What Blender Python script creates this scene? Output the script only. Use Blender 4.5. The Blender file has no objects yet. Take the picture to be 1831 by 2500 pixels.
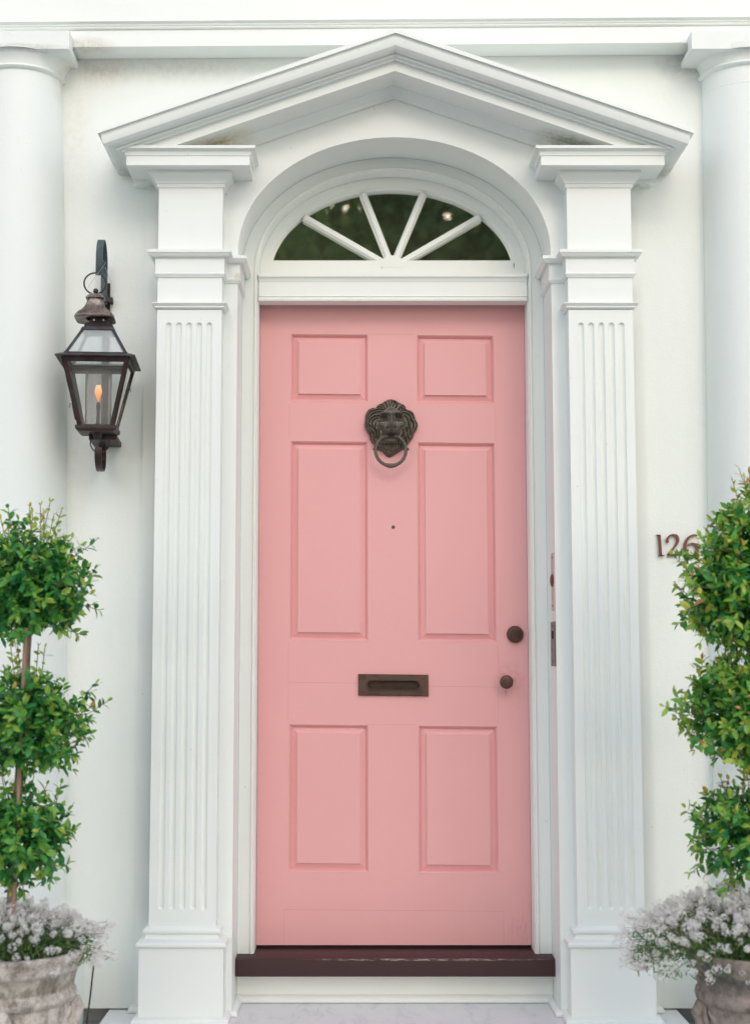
import bpy, bmesh, math, random
import numpy as np
from mathutils import Vector, Matrix
rad = math.radians
random.seed(7)
RNG = np.random.default_rng(11)
S = bpy.context.scene
COL = S.collection

# ------------------------------------------------------------------ camera
FPX = 3571.0; TH = rad(5.8); VX = 870.0; CAMY = -5.0; ZC = 1.1048
cam_d = bpy.data.cameras.new('camera'); cam = bpy.data.objects.new('camera', cam_d); COL.objects.link(cam)
cam.location = (0, CAMY, ZC); cam.rotation_euler = (rad(90) + TH, 0, 0)
cam_d.sensor_fit = 'VERTICAL'; cam_d.sensor_height = 56; cam_d.sensor_width = 56; cam_d.lens = 80
cam_d.shift_x = (915.5 - VX) / 2500.0
cam_d.clip_start = 0.1; cam_d.clip_end = 2000
cam_d.dof.use_dof = True; cam_d.dof.focus_distance = 4.85; cam_d.dof.aperture_fstop = 3.6
S.camera = cam

# ------------------------------------------------------------------ world, sun, exposure
SUN_EL, SUN_AZ = rad(28), rad(9)          # sun high, in front of the house and to the right
W = bpy.data.worlds.new('World'); S.world = W; W.use_nodes = True
nt = W.node_tree; bg = nt.nodes['Background']
sky = nt.nodes.new('ShaderNodeTexSky'); sky.sky_type = 'NISHITA'; sky.sun_disc = False
sky.sun_elevation = SUN_EL; sky.sun_rotation = math.pi - SUN_AZ
sky.air_density = 1.0; sky.dust_density = 2.3; sky.ozone_density = 1.0
nt.links.new(sky.outputs[0], bg.inputs[0]); bg.inputs[1].default_value = 0.15
sd = bpy.data.lights.new('sun', 'SUN'); sun = bpy.data.objects.new('sun', sd); COL.objects.link(sun)
sd.energy = 1.05; sd.angle = rad(110); sd.color = (1.0, 0.99, 0.97)
dirv = Vector((math.sin(SUN_AZ) * math.cos(SUN_EL), -math.cos(SUN_AZ) * math.cos(SUN_EL), math.sin(SUN_EL)))
sun.rotation_euler = dirv.to_track_quat('Z', 'Y').to_euler()
sun.location = dirv * 30
S.view_settings.view_transform = 'Standard'; S.view_settings.look = 'None'
S.view_settings.exposure = 0.45; S.view_settings.gamma = 1.0
S.render.engine = 'CYCLES'

# ------------------------------------------------------------------ helpers
def U(px, py, Y):
    "point of the photograph seen at depth Y -> real (x, z)"
    u = (px - VX) / FPX; v = (1250 - py) / FPX
    dy = math.cos(TH) - v * math.sin(TH); dz = math.sin(TH) + v * math.cos(TH)
    t = (Y - CAMY) / dy
    return u * t, dz * t + ZC
def Zp(py, Y): return U(VX, py, Y)[1]

WLOC = {}
def link(o, parent=None, kids=None):
    COL.objects.link(o)
    if parent is not None:
        o.parent = parent
    return o
def thing(name, label, cat, loc=(0, 0, 0), rz=0, group=None, kind=None):
    o = bpy.data.objects.new(name, None); COL.objects.link(o)
    o.empty_display_size = 0.1
    o.location = loc; o.rotation_euler = (0, 0, rz)
    tag(o, label, cat, group, kind); return o
def tag(o, label=None, cat=None, group=None, kind=None):
    if label: o['label'] = label
    if cat: o['category'] = cat
    if group: o['group'] = group
    if kind: o['kind'] = kind
    return o
class MB:
    "collects geometry for ONE mesh object"
    def __init__(s): s.v = []; s.f = []; s.m = []
    def add(s, vs, fs, mi=0):
        b = len(s.v); s.v += [tuple(p) for p in vs]
        for f in fs: s.f.append([b + i for i in f]); s.m.append(mi)
        return s
    def box(s, x0, x1, y0, y1, z0, z1, mi=0):
        vs = [(x, y, z) for x in (x0, x1) for y in (y0, y1) for z in (z0, z1)]
        return s.add(vs, [(0, 1, 3, 2), (4, 6, 7, 5), (0, 4, 5, 1), (2, 3, 7, 6), (0, 2, 6, 4), (1, 5, 7, 3)], mi)
    def grid(s, rows, closed=False, mi=0, cap=False):
        n = len(rows[0]); b = []; vs = [p for r in rows for p in r]; fs = []
        for i in range(len(rows) - 1):
            for j in range(n if closed else n - 1):
                k = (j + 1) % n
                fs.append((i * n + j, i * n + k, (i + 1) * n + k, (i + 1) * n + j))
        if cap and closed:
            fs.append(tuple(range(n))); fs.append(tuple((len(rows) - 1) * n + j for j in range(n))[::-1])
        return s.add(vs, fs, mi)
    def lathe(s, cx, cy, prof, n=48, a0=0, a1=2 * math.pi, mi=0):
        full = abs(a1 - a0 - 2 * math.pi) < 1e-6
        rows = []
        for r, z in prof:
            rows.append([(cx + r * math.cos(a0 + (a1 - a0) * k / n), cy + r * math.sin(a0 + (a1 - a0) * k / n), z) for k in range(n if full else n + 1)])
        return s.grid(rows, closed=full, mi=mi)
    def tube(s, pts, r, n=8, mi=0, cap=True, flat=None):
        pts = [Vector(p) for p in pts]; rs = r if hasattr(r, '__len__') else [r] * len(pts)
        rows = []; up = Vector((0, 0, 1)); prev = None
        for i, p in enumerate(pts):
            t = (pts[min(i + 1, len(pts) - 1)] - pts[max(i - 1, 0)]).normalized()
            if prev is None:
                a = up if abs(t.z) < .9 else Vector((1, 0, 0)); e = t.cross(a).normalized()
            else:
                e = (prev - t * prev.dot(t)).normalized()
            prev = e; f = t.cross(e)
            rows.append([tuple(p + e * (rs[i] * math.cos(2 * math.pi * k / n)) + f * (rs[i] * math.sin(2 * math.pi * k / n))) for k in range(n)])
        return s.grid(rows, closed=True, mi=mi, cap=cap)
    def ring(s, c, R, r, ax='Y', n=40, m=10, sx=1, sz=1, mi=0):
        rows = []
        for i in range(n + 1):
            a = 2 * math.pi * i / n; row = []
            for j in range(m):
                b = 2 * math.pi * j / m; q = R + r * math.cos(b); w = r * math.sin(b)
                p = (q * math.cos(a) * sx, w, q * math.sin(a) * sz) if ax == 'Y' else (w, q * math.cos(a), q * math.sin(a)) if ax == 'X' else (q * math.cos(a), q * math.sin(a), w)
                row.append((c[0] + p[0], c[1] + p[1], c[2] + p[2]))
            rows.append(row)
        return s.grid(rows, closed=True, mi=mi)
    def sweep(s, path, prof, mi=0, ends=True):
        "profile (outward, z) swept along a plan path with mitred corners; outward = right of travel"
        rows = []
        ns = []
        for a, b in zip(path[:-1], path[1:]):
            d = Vector((b[0] - a[0], b[1] - a[1])).normalized(); ns.append(Vector((d.y, -d.x)))
        for i, p in enumerate(path):
            if i == 0: m = ns[0]
            elif i == len(path) - 1: m = ns[-1]
            else: m = (ns[i - 1] + ns[i]) / (1 + ns[i - 1].dot(ns[i]))
            rows.append([(p[0] + m.x * o, p[1] + m.y * o, z) for o, z in prof])
        s.grid(rows, mi=mi)
        if ends:
            n = len(prof)
            s.add(rows[0], [tuple(range(n))], mi); s.add(rows[-1], [tuple(range(n))[::-1]], mi)
        return s
    def mirror(s, xc):
        m = MB(); m.v = [(2 * xc - x, y, z) for x, y, z in s.v]; m.f = [f[::-1] for f in s.f]; m.m = list(s.m); return m
    def fn(s, g): s.v = [g(*p) for p in s.v]; return s
    def build(s, name, mats, parent=None, smooth=35, recalc=True, offset=None):
        me = bpy.data.meshes.new(name); me.from_pydata(s.v, [], s.f)
        if not isinstance(mats, (list, tuple)): mats = [mats]
        for m in mats: me.materials.append(m)
        me.polygons.foreach_set('material_index', s.m)
        bm = bmesh.new(); bm.from_mesh(me)
        bmesh.ops.remove_doubles(bm, verts=bm.verts, dist=1e-6)
        if recalc: bmesh.ops.recalc_face_normals(bm, faces=bm.faces)
        if smooth:
            for f in bm.faces: f.smooth = True
            for e in bm.edges:
                if len(e.link_faces) != 2 or e.calc_face_angle(0) > rad(smooth): e.smooth = False
        bm.to_mesh(me); bm.free(); me.validate()
        o = bpy.data.objects.new(name, me); COL.objects.link(o)
        if parent is not None:
            o.parent = parent
            if parent.name in WLOC: o.matrix_parent_inverse = Matrix.Translation(-Vector(WLOC[parent.name]))
        return o

# ------------------------------------------------------------------ materials
def nodes(name):
    m = bpy.data.materials.new(name); m.use_nodes = True
    t = m.node_tree; b = t.nodes['Principled BSDF']
    return m, t, b
def N(t, typ, **kw):
    n = t.nodes.new(typ)
    for k, v in kw.items():
        if k.startswith('i_'): n.inputs[k[2:].replace('_', ' ')].default_value = v
        else: setattr(n, k, v)
    return n
def L(t, a, b): t.links.new(a, b)
def mixc(t, fac, a, b):
    n = t.nodes.new('ShaderNodeMix'); n.data_type = 'RGBA'
    for sock, v in ((n.inputs[0], fac), (n.inputs[6], a), (n.inputs[7], b)):
        if hasattr(v, 'links') or hasattr(v, 'is_linked'): t.links.new(v, sock)
        else: sock.default_value = (*v, 1) if hasattr(v, '__len__') and len(v) == 3 else v
    return n.outputs[2]
def pos(t): return t.nodes.new('ShaderNodeNewGeometry').outputs['Position']
def noise(t, scale, detail=4, rough=.55, vec=None, dist=0):
    n = N(t, 'ShaderNodeTexNoise'); n.inputs['Scale'].default_value = scale; n.inputs['Detail'].default_value = detail
    n.inputs['Roughness'].default_value = rough; n.inputs['Distortion'].default_value = dist
    if vec is None:
        vec = N(t, 'ShaderNodeTexCoord').outputs['Object']
    L(t, vec, n.inputs['Vector']); return n.outputs['Fac']
def ramp(t, fac, stops):
    r = N(t, 'ShaderNodeValToRGB'); L(t, fac, r.inputs[0]); e = r.color_ramp.elements
    while len(e) < len(stops): e.new(.5)
    for k, (p, c) in enumerate(stops):
        e[k].position = p; e[k].color = (*c, 1) if hasattr(c, '__len__') else (c, c, c, 1)
    return r.outputs[0]
def bump(t, b, h, strength=.2, dist=.002, prev=None):
    n = N(t, 'ShaderNodeBump'); n.inputs['Strength'].default_value = strength; n.inputs['Distance'].default_value = dist
    L(t, h, n.inputs['Height'])
    if prev is not None: L(t, prev, n.inputs['Normal'])
    L(t, n.outputs[0], b.inputs['Normal']); return n.outputs[0]
def math_(t, op, a, b=None, clamp=False):
    n = N(t, 'ShaderNodeMath', operation=op, use_clamp=clamp)
    for i, v in enumerate((a, b)):
        if v is None: continue
        if isinstance(v, (int, float)): n.inputs[i].default_value = v
        else: L(t, v, n.inputs[i])
    return n.outputs[0]
def spot(t, c, r, soft=1.0):
    "1 at the centre of an ellipsoid, 0 at its surface (world metres)"
    m = N(t, 'ShaderNodeVectorMath', operation='SUBTRACT'); L(t, pos(t), m.inputs[0]); m.inputs[1].default_value = c
    d = N(t, 'ShaderNodeVectorMath', operation='DIVIDE'); L(t, m.outputs[0], d.inputs[0]); d.inputs[1].default_value = r
    l = N(t, 'ShaderNodeVectorMath', operation='LENGTH'); L(t, d.outputs[0], l.inputs[0])
    return math_(t, 'SUBTRACT', 1.0, l.outputs['Value'], clamp=True)

def white_paint(name, base=(.845, .880, .855), rough=.45, stains_shade=(), grain=.25, wood=False):
    m, t, b = nodes(name)
    tc = N(t, 'ShaderNodeTexCoord').outputs['Object']
    big = noise(t, 2.2, 5, .6, tc)
    col = mixc(t, math_(t, 'MULTIPLY', ramp(t, big, [(.35, 0.), (.75, 1.)]), .35), base, (base[0] * .965, base[1] * .95, base[2] * .91))
    # small specks of dirt
    sp = noise(t, 95, 2, .5, tc); spk = ramp(t, sp, [(.755, 0.), (.80, 1.)])
    col = mixc(t, math_(t, 'MULTIPLY', spk, .5), col, (.42, .38, .30))
    for c, r, colr, st in stains_shade:
        f = math_(t, 'MULTIPLY', spot(t, c, r), st)
        nz = ramp(t, noise(t, 38, 6, .7, tc), [(.35, .25), (.65, 1.)])
        col = mixc(t, math_(t, 'MULTIPLY', f, nz, clamp=True), col, colr)
    L(t, col, b.inputs['Base Color'])
    b.inputs['Roughness'].default_value = rough
    b.inputs['Specular IOR Level'].default_value = .35
    if wood:
        mp = N(t, 'ShaderNodeMapping'); L(t, tc, mp.inputs[0]); mp.inputs['Scale'].default_value = (26, 26, 3)
        g = noise(t, 4, 5, .6, mp.outputs[0])
        n1 = bump(t, b, g, .025, .0008)
        bump(t, b, noise(t, 5, 3, .5, tc), .2, .004, n1)
    else:
        n1 = bump(t, b, noise(t, 120, 5, .65, tc), grain, .0016)
        bump(t, b, noise(t, 6, 4, .6, tc), .35, .007, n1)
    return m

XC = 0.125
F = -.29      # front plane of the doorway surround
CS = -.09     # front plane of the inner door frame
HW = -.21     # house wall
TAN = (.46, .36, .20); DARK_OLIVE = (.16, .14, .09); RUST = (.40, .24, .13)
M = {}
M['wall'] = white_paint('painted_stucco', (.825, .865, .835), .6, grain=.5, stains_shade=[
    ((-.86, HW, 3.10), (.13, .2, .08), RUST, .45), ((-.6, HW, 3.11), (.45, .2, .07), (.50, .43, .32), .45),
    ((1.15, HW, 3.12), (.16, .2, .08), (.24, .22, .18), .75), ((-.95, HW, 2.9), (.08, .2, .3), (.62, .52, .40), .35),
    ((-.93, HW, 1.8), (.09, .2, .35), (.60, .52, .44), .3)])  # last spot: soft brown corner shade beside the left column, painted in
M['trim'] = white_paint('white_gloss_paint', (.85, .885, .855), .38, wood=True, stains_shade=[
    ((-.47, -.345, 2.795), (.20, .085, .07), TAN, 1.2), ((.72, -.345, 2.795), (.20, .085, .07), DARK_OLIVE, 1.1),  # tan and dark patches at the raking soffit ends
    ((-.80, -.24, 2.74), (.09, .12, .09), (.40, .38, .30), .9), ((1.04, -.24, 2.74), (.09, .12, .09), (.42, .40, .34), .8),
    ((-.39, -.33, 2.36), (.02, .05, .02), RUST, 1.6), ((.60, -.32, 2.345), (.03, .05, .02), (.3, .28, .2), 1.2),
    ((-.9, -.33, 3.14), (.12, .12, .04), (.4, .3, .2), .8)])
M['column'] = white_paint('column_paint', (.83, .87, .845), .5, grain=.3, stains_shade=[
    ((-1.13, -.36, 3.11), (.2, .05, .018), (.30, .27, .26), .9), ((-.98, -.24, 3.05), (.05, .1, .12), (.6, .5, .38), .7)])
M['frame'] = white_paint('white_sash_paint', (.85, .88, .845), .34, wood=True)

def flat(name, col, rough=.5, metal=0, bumps=None, var=.12, spec=.5, scale=30):
    m, t, b = nodes(name)
    tc = N(t, 'ShaderNodeTexCoord').outputs['Object']
    n = noise(t, scale, 5, .6, tc)
    L(t, mixc(t, n, tuple(c * (1 - var) for c in col), tuple(min(1, c * (1 + var)) for c in col)), b.inputs['Base Color'])
    b.inputs['Roughness'].default_value = rough; b.inputs['Metallic'].default_value = metal
    b.inputs['Specular IOR Level'].default_value = spec
    if bumps: bump(t, b, noise(t, bumps[0], 5, .6, tc), bumps[1], bumps[2])
    return m

def door_mat():
    m, t, b = nodes('pink_door_paint')
    tc = N(t, 'ShaderNodeTexCoord').outputs['Object']
    a = noise(t, 3, 4, .6, tc)
    col = mixc(t, a, (.80, .415, .412), (.775, .395, .392))
    # scuffed brown rub marks round the knob
    f = math_(t, 'MULTIPLY', spot(t, (.52, 0, 1.045), (.06, .1, .06)), ramp(t, noise(t, 60, 6, .75, tc), [(.45, 0.), (.7, 1.)]))
    col = mixc(t, math_(t, 'MULTIPLY', f, .9, clamp=True), col, (.42, .12, .10))
    mp = N(t, 'ShaderNodeMapping'); L(t, tc, mp.inputs[0]); mp.inputs['Scale'].default_value = (70, 70, 4)
    g = noise(t, 3, 6, .7, mp.outputs[0])
    # flaking streaks at the worn bottom corner
    fl = math_(t, 'MULTIPLY', spot(t, (.575, 0, .19), (.10, .1, .17)), ramp(t, g, [(.55, 0.), (.62, 1.)]))
    col = mixc(t, math_(t, 'MULTIPLY', fl, .8, clamp=True), col, (.52, .20, .20))
    L(t, col, b.inputs['Base Color']); b.inputs['Roughness'].default_value = .42; b.inputs['Specular IOR Level'].default_value = .35
    n1 = bump(t, b, g, .22, .0012)
    bump(t, b, noise(t, 8, 4, .6, tc), .35, .004, n1)
    return m
M['door'] = door_mat()
M['crack'] = flat('dark_pink_joint', (.62, .29, .27), .7)
M['black'] = flat('dark_gap', (.012, .010, .010), .9)

def sill_mat():
    m, t, b = nodes('maroon_worn_paint')
    tc = N(t, 'ShaderNodeTexCoord').outputs['Object']
    a = noise(t, 14, 5, .6, tc)
    col = mixc(t, a, (.048, .013, .013), (.028, .010, .012))
    mp = N(t, 'ShaderNodeMapping'); L(t, tc, mp.inputs[0]); mp.inputs['Scale'].default_value = (16, 60, 120)
    chip = ramp(t, noise(t, 2.2, 6, .75, mp.outputs[0]), [(.50, 0.), (.54, 1.)])
    e = ramp(t, spot(t, (.22, -.168, .1485), (.62, .018, .009)), [(.25, 0.), (.55, 1.)])
    col = mixc(t, math_(t, 'MULTIPLY', math_(t, 'MULTIPLY', e, chip), .75), col, (.46, .38, .35))
    mp2 = N(t, 'ShaderNodeMapping'); L(t, tc, mp2.inputs[0]); mp2.inputs['Scale'].default_value = (14, 34, 30)
    sc = ramp(t, noise(t, 3.5, 5, .7, mp2.outputs[0]), [(.63, 0.), (.66, 1.)])
    col = mixc(t, math_(t, 'MULTIPLY', math_(t, 'MULTIPLY', sc, ramp(t, spot(t, (.35, -.10, .15), (.25, .09, .05)), [(.1, 0.), (.5, 1.)])), .7), col, (.45, .33, .28))
    L(t, col, b.inputs['Base Color']); b.inputs['Roughness'].default_value = .5
    bump(t, b, noise(t, 60, 5, .6, tc), .3, .001)
    return m
M['sill'] = sill_mat()

def marble_mat():
    m, t, b = nodes('white_marble')
    tc = N(t, 'ShaderNodeTexCoord').outputs['Object']
    mp = N(t, 'ShaderNodeMapping'); L(t, tc, mp.inputs[0]); mp.inputs['Rotation'].default_value = (0, 0, .9); mp.inputs['Scale'].default_value = (5, 1.6, 2)
    v = ramp(t, noise(t, 2.4, 9, .68, mp.outputs[0], 1.2), [(.36, (.66, .68, .71)), (.46, (.78, .79, .81)), (.62, (.80, .81, .82)), (.72, (.72, .74, .77))])
    L(t, v, b.inputs['Base Color']); b.inputs['Roughness'].default_value = .35
    bump(t, b, noise(t, 50, 4, .6, tc), .1, .001)
    return m
M['marble'] = marble_mat()

def patina(name, dark, light, verd, metal=.55, rough=.42, scale=22):
    m, t, b = nodes(name)
    tc = N(t, 'ShaderNodeTexCoord').outputs['Object']
    n = noise(t, scale, 6, .65, tc)
    col = ramp(t, n, [(.30, dark), (.52, light), (.68, verd)])
    L(t, col, b.inputs['Base Color']); b.inputs['Metallic'].default_value = metal
    L(t, ramp(t, noise(t, scale * 2, 4, .6, tc), [(.3, rough - .12), (.7, rough + .18)]), b.inputs['Roughness'])
    bump(t, b, noise(t, scale * 6, 4, .6, tc), .25, .0008)
    return m
M['copper'] = patina('aged_copper', (.032, .021, .022), (.062, .036, .034), (.045, .055, .055))
M['copper_dark'] = patina('dark_copper', (.028, .026, .032), (.060, .044, .048), (.06, .085, .095))
M['copper_bell'] = patina('scuffed_copper_cap', (.05, .032, .034), (.20, .15, .125), (.40, .37, .33), .5, .36, 26)
M['copper_green'] = patina('blue_green_copper', (.028, .042, .050), (.055, .085, .10), (.09, .14, .15), .35, .5)
M['bronze'] = patina('bronze_patina', (.06, .052, .042), (.12, .095, .078), (.09, .10, .08), .3, .46)
M['bronze_brown'] = patina('brown_bronze', (.06, .036, .027), (.12, .068, .050), (.085, .07, .055), .5, .42)
M['slot'] = patina('shaded_slot_recess', (.016, .011, .009), (.055, .028, .018), (.035, .028, .02), .3, .6, 40)  # floor and inner wall of the slot, shade put into the colour
M['number'] = flat('copper_brown_number', (.16, .055, .045), .45, .3)
M['steel'] = patina('old_steel_plate', (.11, .09, .10), (.20, .17, .18), (.28, .24, .2), .7, .4, 30)
M['pinkmetal'] = flat('painted_over_plate', (.62, .50, .48), .5, .1, var=.2)
M['tube'] = flat('black_plastic_tube', (.018, .018, .022), .4)
M['wire'] = flat('thin_wire', (.45, .45, .42), .4, .7)
M['rusty'] = flat('rust_nail', (.10, .03, .02), .8)

def glass_mat(name, tint, gloss, rough=.02, wavy=.0, ior=1.5, haze=0, hc=(.75, .76, .72)):
    m, t, b = nodes(name); t.nodes.remove(b); out = t.nodes['Material Output']
    tr = N(t, 'ShaderNodeBsdfTransparent'); tr.inputs[0].default_value = (*tint, 1)
    gl = N(t, 'ShaderNodeBsdfGlossy'); gl.inputs['Roughness'].default_value = rough; gl.inputs[0].default_value = (1, 1, .92, 1)
    fr = N(t, 'ShaderNodeFresnel'); fr.inputs[0].default_value = ior
    f = math_(t, 'ADD', math_(t, 'MULTIPLY', fr.outputs[0], 1.0), gloss, clamp=True)
    mx = N(t, 'ShaderNodeMixShader'); L(t, f, mx.inputs[0]); L(t, tr.outputs[0], mx.inputs[1]); L(t, gl.outputs[0], mx.inputs[2])
    fin = mx.outputs[0]
    if haze:
        df = N(t, 'ShaderNodeBsdfDiffuse'); df.inputs[0].default_value = (*hc, 1)
        m2 = N(t, 'ShaderNodeMixShader'); m2.inputs[0].default_value = haze; L(t, fin, m2.inputs[1]); L(t, df.outputs[0], m2.inputs[2]); fin = m2.outputs[0]
    L(t, fin, out.inputs[0])
    if wavy:
        tc = N(t, 'ShaderNodeTexCoord').outputs['Object']
        bp = N(t, 'ShaderNodeBump'); bp.inputs['Strength'].default_value = .5; bp.inputs['Distance'].default_value = wavy
        L(t, noise(t, 6, 2, .5, tc), bp.inputs['Height']); L(t, bp.outputs[0], gl.inputs['Normal'])
    return m
M['fanglass'] = glass_mat('fanlight_glass', (.30, .36, .34), .84, .02, .0006, haze=.055, hc=(.46, .44, .30))  # olive haze mixed in to stand for brighter reflections
M['lampglass'] = glass_mat('lantern_glass', (.96, .98, .97), .0, .03, 0, 1.3, .07)
m_, t_, b_ = nodes('sky_sheen_roof_glass'); t_.nodes.remove(b_)
_tr = N(t_, 'ShaderNodeBsdfTransparent'); _tr.inputs[0].default_value = (.95, .98, .97, 1)
_df = N(t_, 'ShaderNodeBsdfDiffuse'); _df.inputs[0].default_value = (.78, .82, .82, 1)  # diffuse white stands in for frosting and the sky's reflection
_mx = N(t_, 'ShaderNodeMixShader'); _mx.inputs[0].default_value = .42
L(t_, _tr.outputs[0], _mx.inputs[1]); L(t_, _df.outputs[0], _mx.inputs[2]); L(t_, _mx.outputs[0], t_.nodes['Material Output'].inputs[0]); M['roofglass'] = m_
M['chimney'] = glass_mat('smoky_chimney_glass', (.84, .80, .81), .0, .15, 0, 1.25, .10)

def emit(name, stops, strength):
    m, t, b = nodes(name)
    tc = N(t, 'ShaderNodeTexCoord').outputs['Object']
    sp = N(t, 'ShaderNodeSeparateXYZ'); L(t, tc, sp.inputs[0])
    mr = N(t, 'ShaderNodeMapRange'); L(t, sp.outputs[2], mr.inputs[0]); mr.inputs[1].default_value = 0; mr.inputs[2].default_value = .055
    L(t, ramp(t, mr.outputs[0], stops), b.inputs['Emission Color']); b.inputs['Emission Strength'].default_value = strength
    b.inputs['Base Color'].default_value = (.1, .05, .02, 1)
    return m
M['flame'] = emit('gas_flame', [(0., (.9, .16, .03)), (.45, (1., .36, .10)), (1., (1., .62, .34))], 1.15)

def leaf_mat(name, stops, rough=.32, trans=.25):
    m, t, b = nodes(name); out = t.nodes['Material Output']
    at = N(t, 'ShaderNodeAttribute', attribute_name='tint')
    col = ramp(t, at.outputs['Fac'], stops)
    L(t, col, b.inputs['Base Color']); b.inputs['Roughness'].default_value = rough; b.inputs['Specular IOR Level'].default_value = .45
    tl = N(t, 'ShaderNodeBsdfTranslucent'); L(t, col, tl.inputs[0])
    mx = N(t, 'ShaderNodeMixShader'); mx.inputs[0].default_value = trans
    L(t, b.outputs[0], mx.inputs[1]); L(t, tl.outputs[0], mx.inputs[2]); L(t, mx.outputs[0], out.inputs[0])
    return m
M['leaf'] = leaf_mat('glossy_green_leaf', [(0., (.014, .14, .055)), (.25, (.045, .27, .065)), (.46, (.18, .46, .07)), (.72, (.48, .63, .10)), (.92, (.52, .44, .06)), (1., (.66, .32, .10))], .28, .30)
M['sprig'] = leaf_mat('soft_green_leaf', [(0., (.035, .14, .04)), (.6, (.10, .26, .06)), (1., (.30, .30, .10))], .5)
M['stemgreen'] = flat('olive_stem', (.20, .20, .10), .6)
M['petal'] = leaf_mat('white_petal', [(0., (.68, .60, .62)), (.4, (.84, .81, .80)), (1., (.92, .91, .90))], .6, .45)

def bark_mat(name, a, b_):
    m, t, b = nodes(name); tc = N(t, 'ShaderNodeTexCoord').outputs['Object']
    mp = N(t, 'ShaderNodeMapping'); L(t, tc, mp.inputs[0]); mp.inputs['Scale'].default_value = (60, 60, 9)
    n = noise(t, 2, 6, .7, mp.outputs[0]); L(t, ramp(t, n, [(.3, a), (.7, b_)]), b.inputs['Base Color'])
    b.inputs['Roughness'].default_value = .8; bump(t, b, n, .7, .003); return m
M['bark'] = bark_mat('grey_brown_bark', (.13, .10, .075), (.30, .24, .18))
M['cane'] = bark_mat('pale_cane', (.30, .17, .12), (.46, .30, .22))
M['soil'] = flat('dark_soil', (.035, .025, .018), .95, bumps=(60, .8, .01))

def pot_mat(name, light, dark, moss, za, zb_):
    m, t, b = nodes(name); tc = N(t, 'ShaderNodeTexCoord').outputs['Object']
    n1 = noise(t, 13, 9, .78, tc); n2 = noise(t, 55, 7, .75, tc)
    c = ramp(t, n1, [(.36, dark), (.52, light), (.75, tuple(min(1, x * 1.18) for x in light))])
    c = mixc(t, math_(t, 'MULTIPLY', ramp(t, n2, [(.50, 0.), (.66, 1.)]), .6), c, moss)
    mp = N(t, 'ShaderNodeMapping'); L(t, tc, mp.inputs[0]); mp.inputs['Scale'].default_value = (18, 18, 2)
    c = mixc(t, math_(t, 'MULTIPLY', ramp(t, noise(t, 2, 5, .6, mp.outputs[0]), [(.5, 0.), (.7, 1.)]), .5), c, dark)
    sz = N(t, 'ShaderNodeSeparateXYZ'); L(t, tc, sz.inputs[0])
    f1 = ramp(t, math_(t, 'DIVIDE', math_(t, 'SUBTRACT', sz.outputs[2], za), zb_ - za), [(0., 0.), (.06, 1.), (.90, 1.), (1., 0.)])
    c = mixc(t, math_(t, 'MULTIPLY', math_(t, 'MULTIPLY', f1, .8), ramp(t, n1, [(.35, 1.), (.62, .25)])), c, tuple(x * .8 for x in moss))
    L(t, c, b.inputs['Base Color']); b.inputs['Roughness'].default_value = .85; bump(t, b, n2, .4, .0025); return m
# ================================================================== SETTING
def struct(o): o['kind'] = 'structure'; return o
m_, t_, b_ = nodes('stone_paving'); br = N(t_, 'ShaderNodeTexBrick'); L(t_, N(t_, 'ShaderNodeTexCoord').outputs['Object'], br.inputs[0])
br.inputs['Color1'].default_value = (.68, .66, .61, 1); br.inputs['Color2'].default_value = (.72, .70, .65, 1); br.inputs['Mortar'].default_value = (.5, .48, .45, 1); br.inputs['Scale'].default_value = 5
L(t_, br.outputs[0], b_.inputs['Base Color']); b_.inputs['Roughness'].default_value = .85; M['paving'] = m_
M['asphalt'] = flat('asphalt', (.05, .05, .052), .9, bumps=(200, .5, .003))
M['soil_ground'] = flat('pale_ground', (.45, .44, .40), .95, scale=2)
M['slate'] = flat('grey_slate', (.30, .325, .31), .6, bumps=(30, .4, .003), scale=5)
M['kerb'] = flat('granite_kerb', (.42, .41, .39), .8)
struct(MB().box(-600, 600, -600, 600, -.60, -.50).build('ground', M['soil_ground']))
struct(MB().box(-40, 40, -6.4, -1.9, -.499, -.42).build('pavement', M['paving']))
struct(MB().box(-40, 40, -6.55, -6.4, -.60, -.415).build('kerb', M['kerb']))
struct(MB().box(-60, 60, -11.2, -6.56, -.499, -.49).build('road', M['asphalt']))
pf = MB().box(-4, -.79, -1.86, .05, -.45, -.042); pf.box(1.022, 5, -1.86, .05, -.45, -.042); pf.box(-.78, 1.012, -1.86, .05, -.45, -.06)
struct(pf.build('porch_floor', M['slate']))
sl = MB(); sl.sweep([(-.785, HW + .06), (-.785, -1.30), (1.018, -1.30), (1.018, HW + .06)], [(0, -.058), (.004, -.054), (.004, -.006), (0, 0)])
sl.box(-.7845, 1.0175, -1.2995, .04, -.05, -.0005)
tag(sl.build('marble_doorstep', M['marble']), 'white marble slab with grey veins under the pink door', 'doorstep')

# ================================================================== HOUSE
HLOC = (XC, HW, 0.0)
house = thing('house', 'white painted house front with the pink door between fluted pilasters', 'house', HLOC)
WLOC[house.name] = HLOC
PX0, PX1 = -.642, -.434            # left pilaster, world x
def mir(x): return 2 * XC - x

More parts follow.
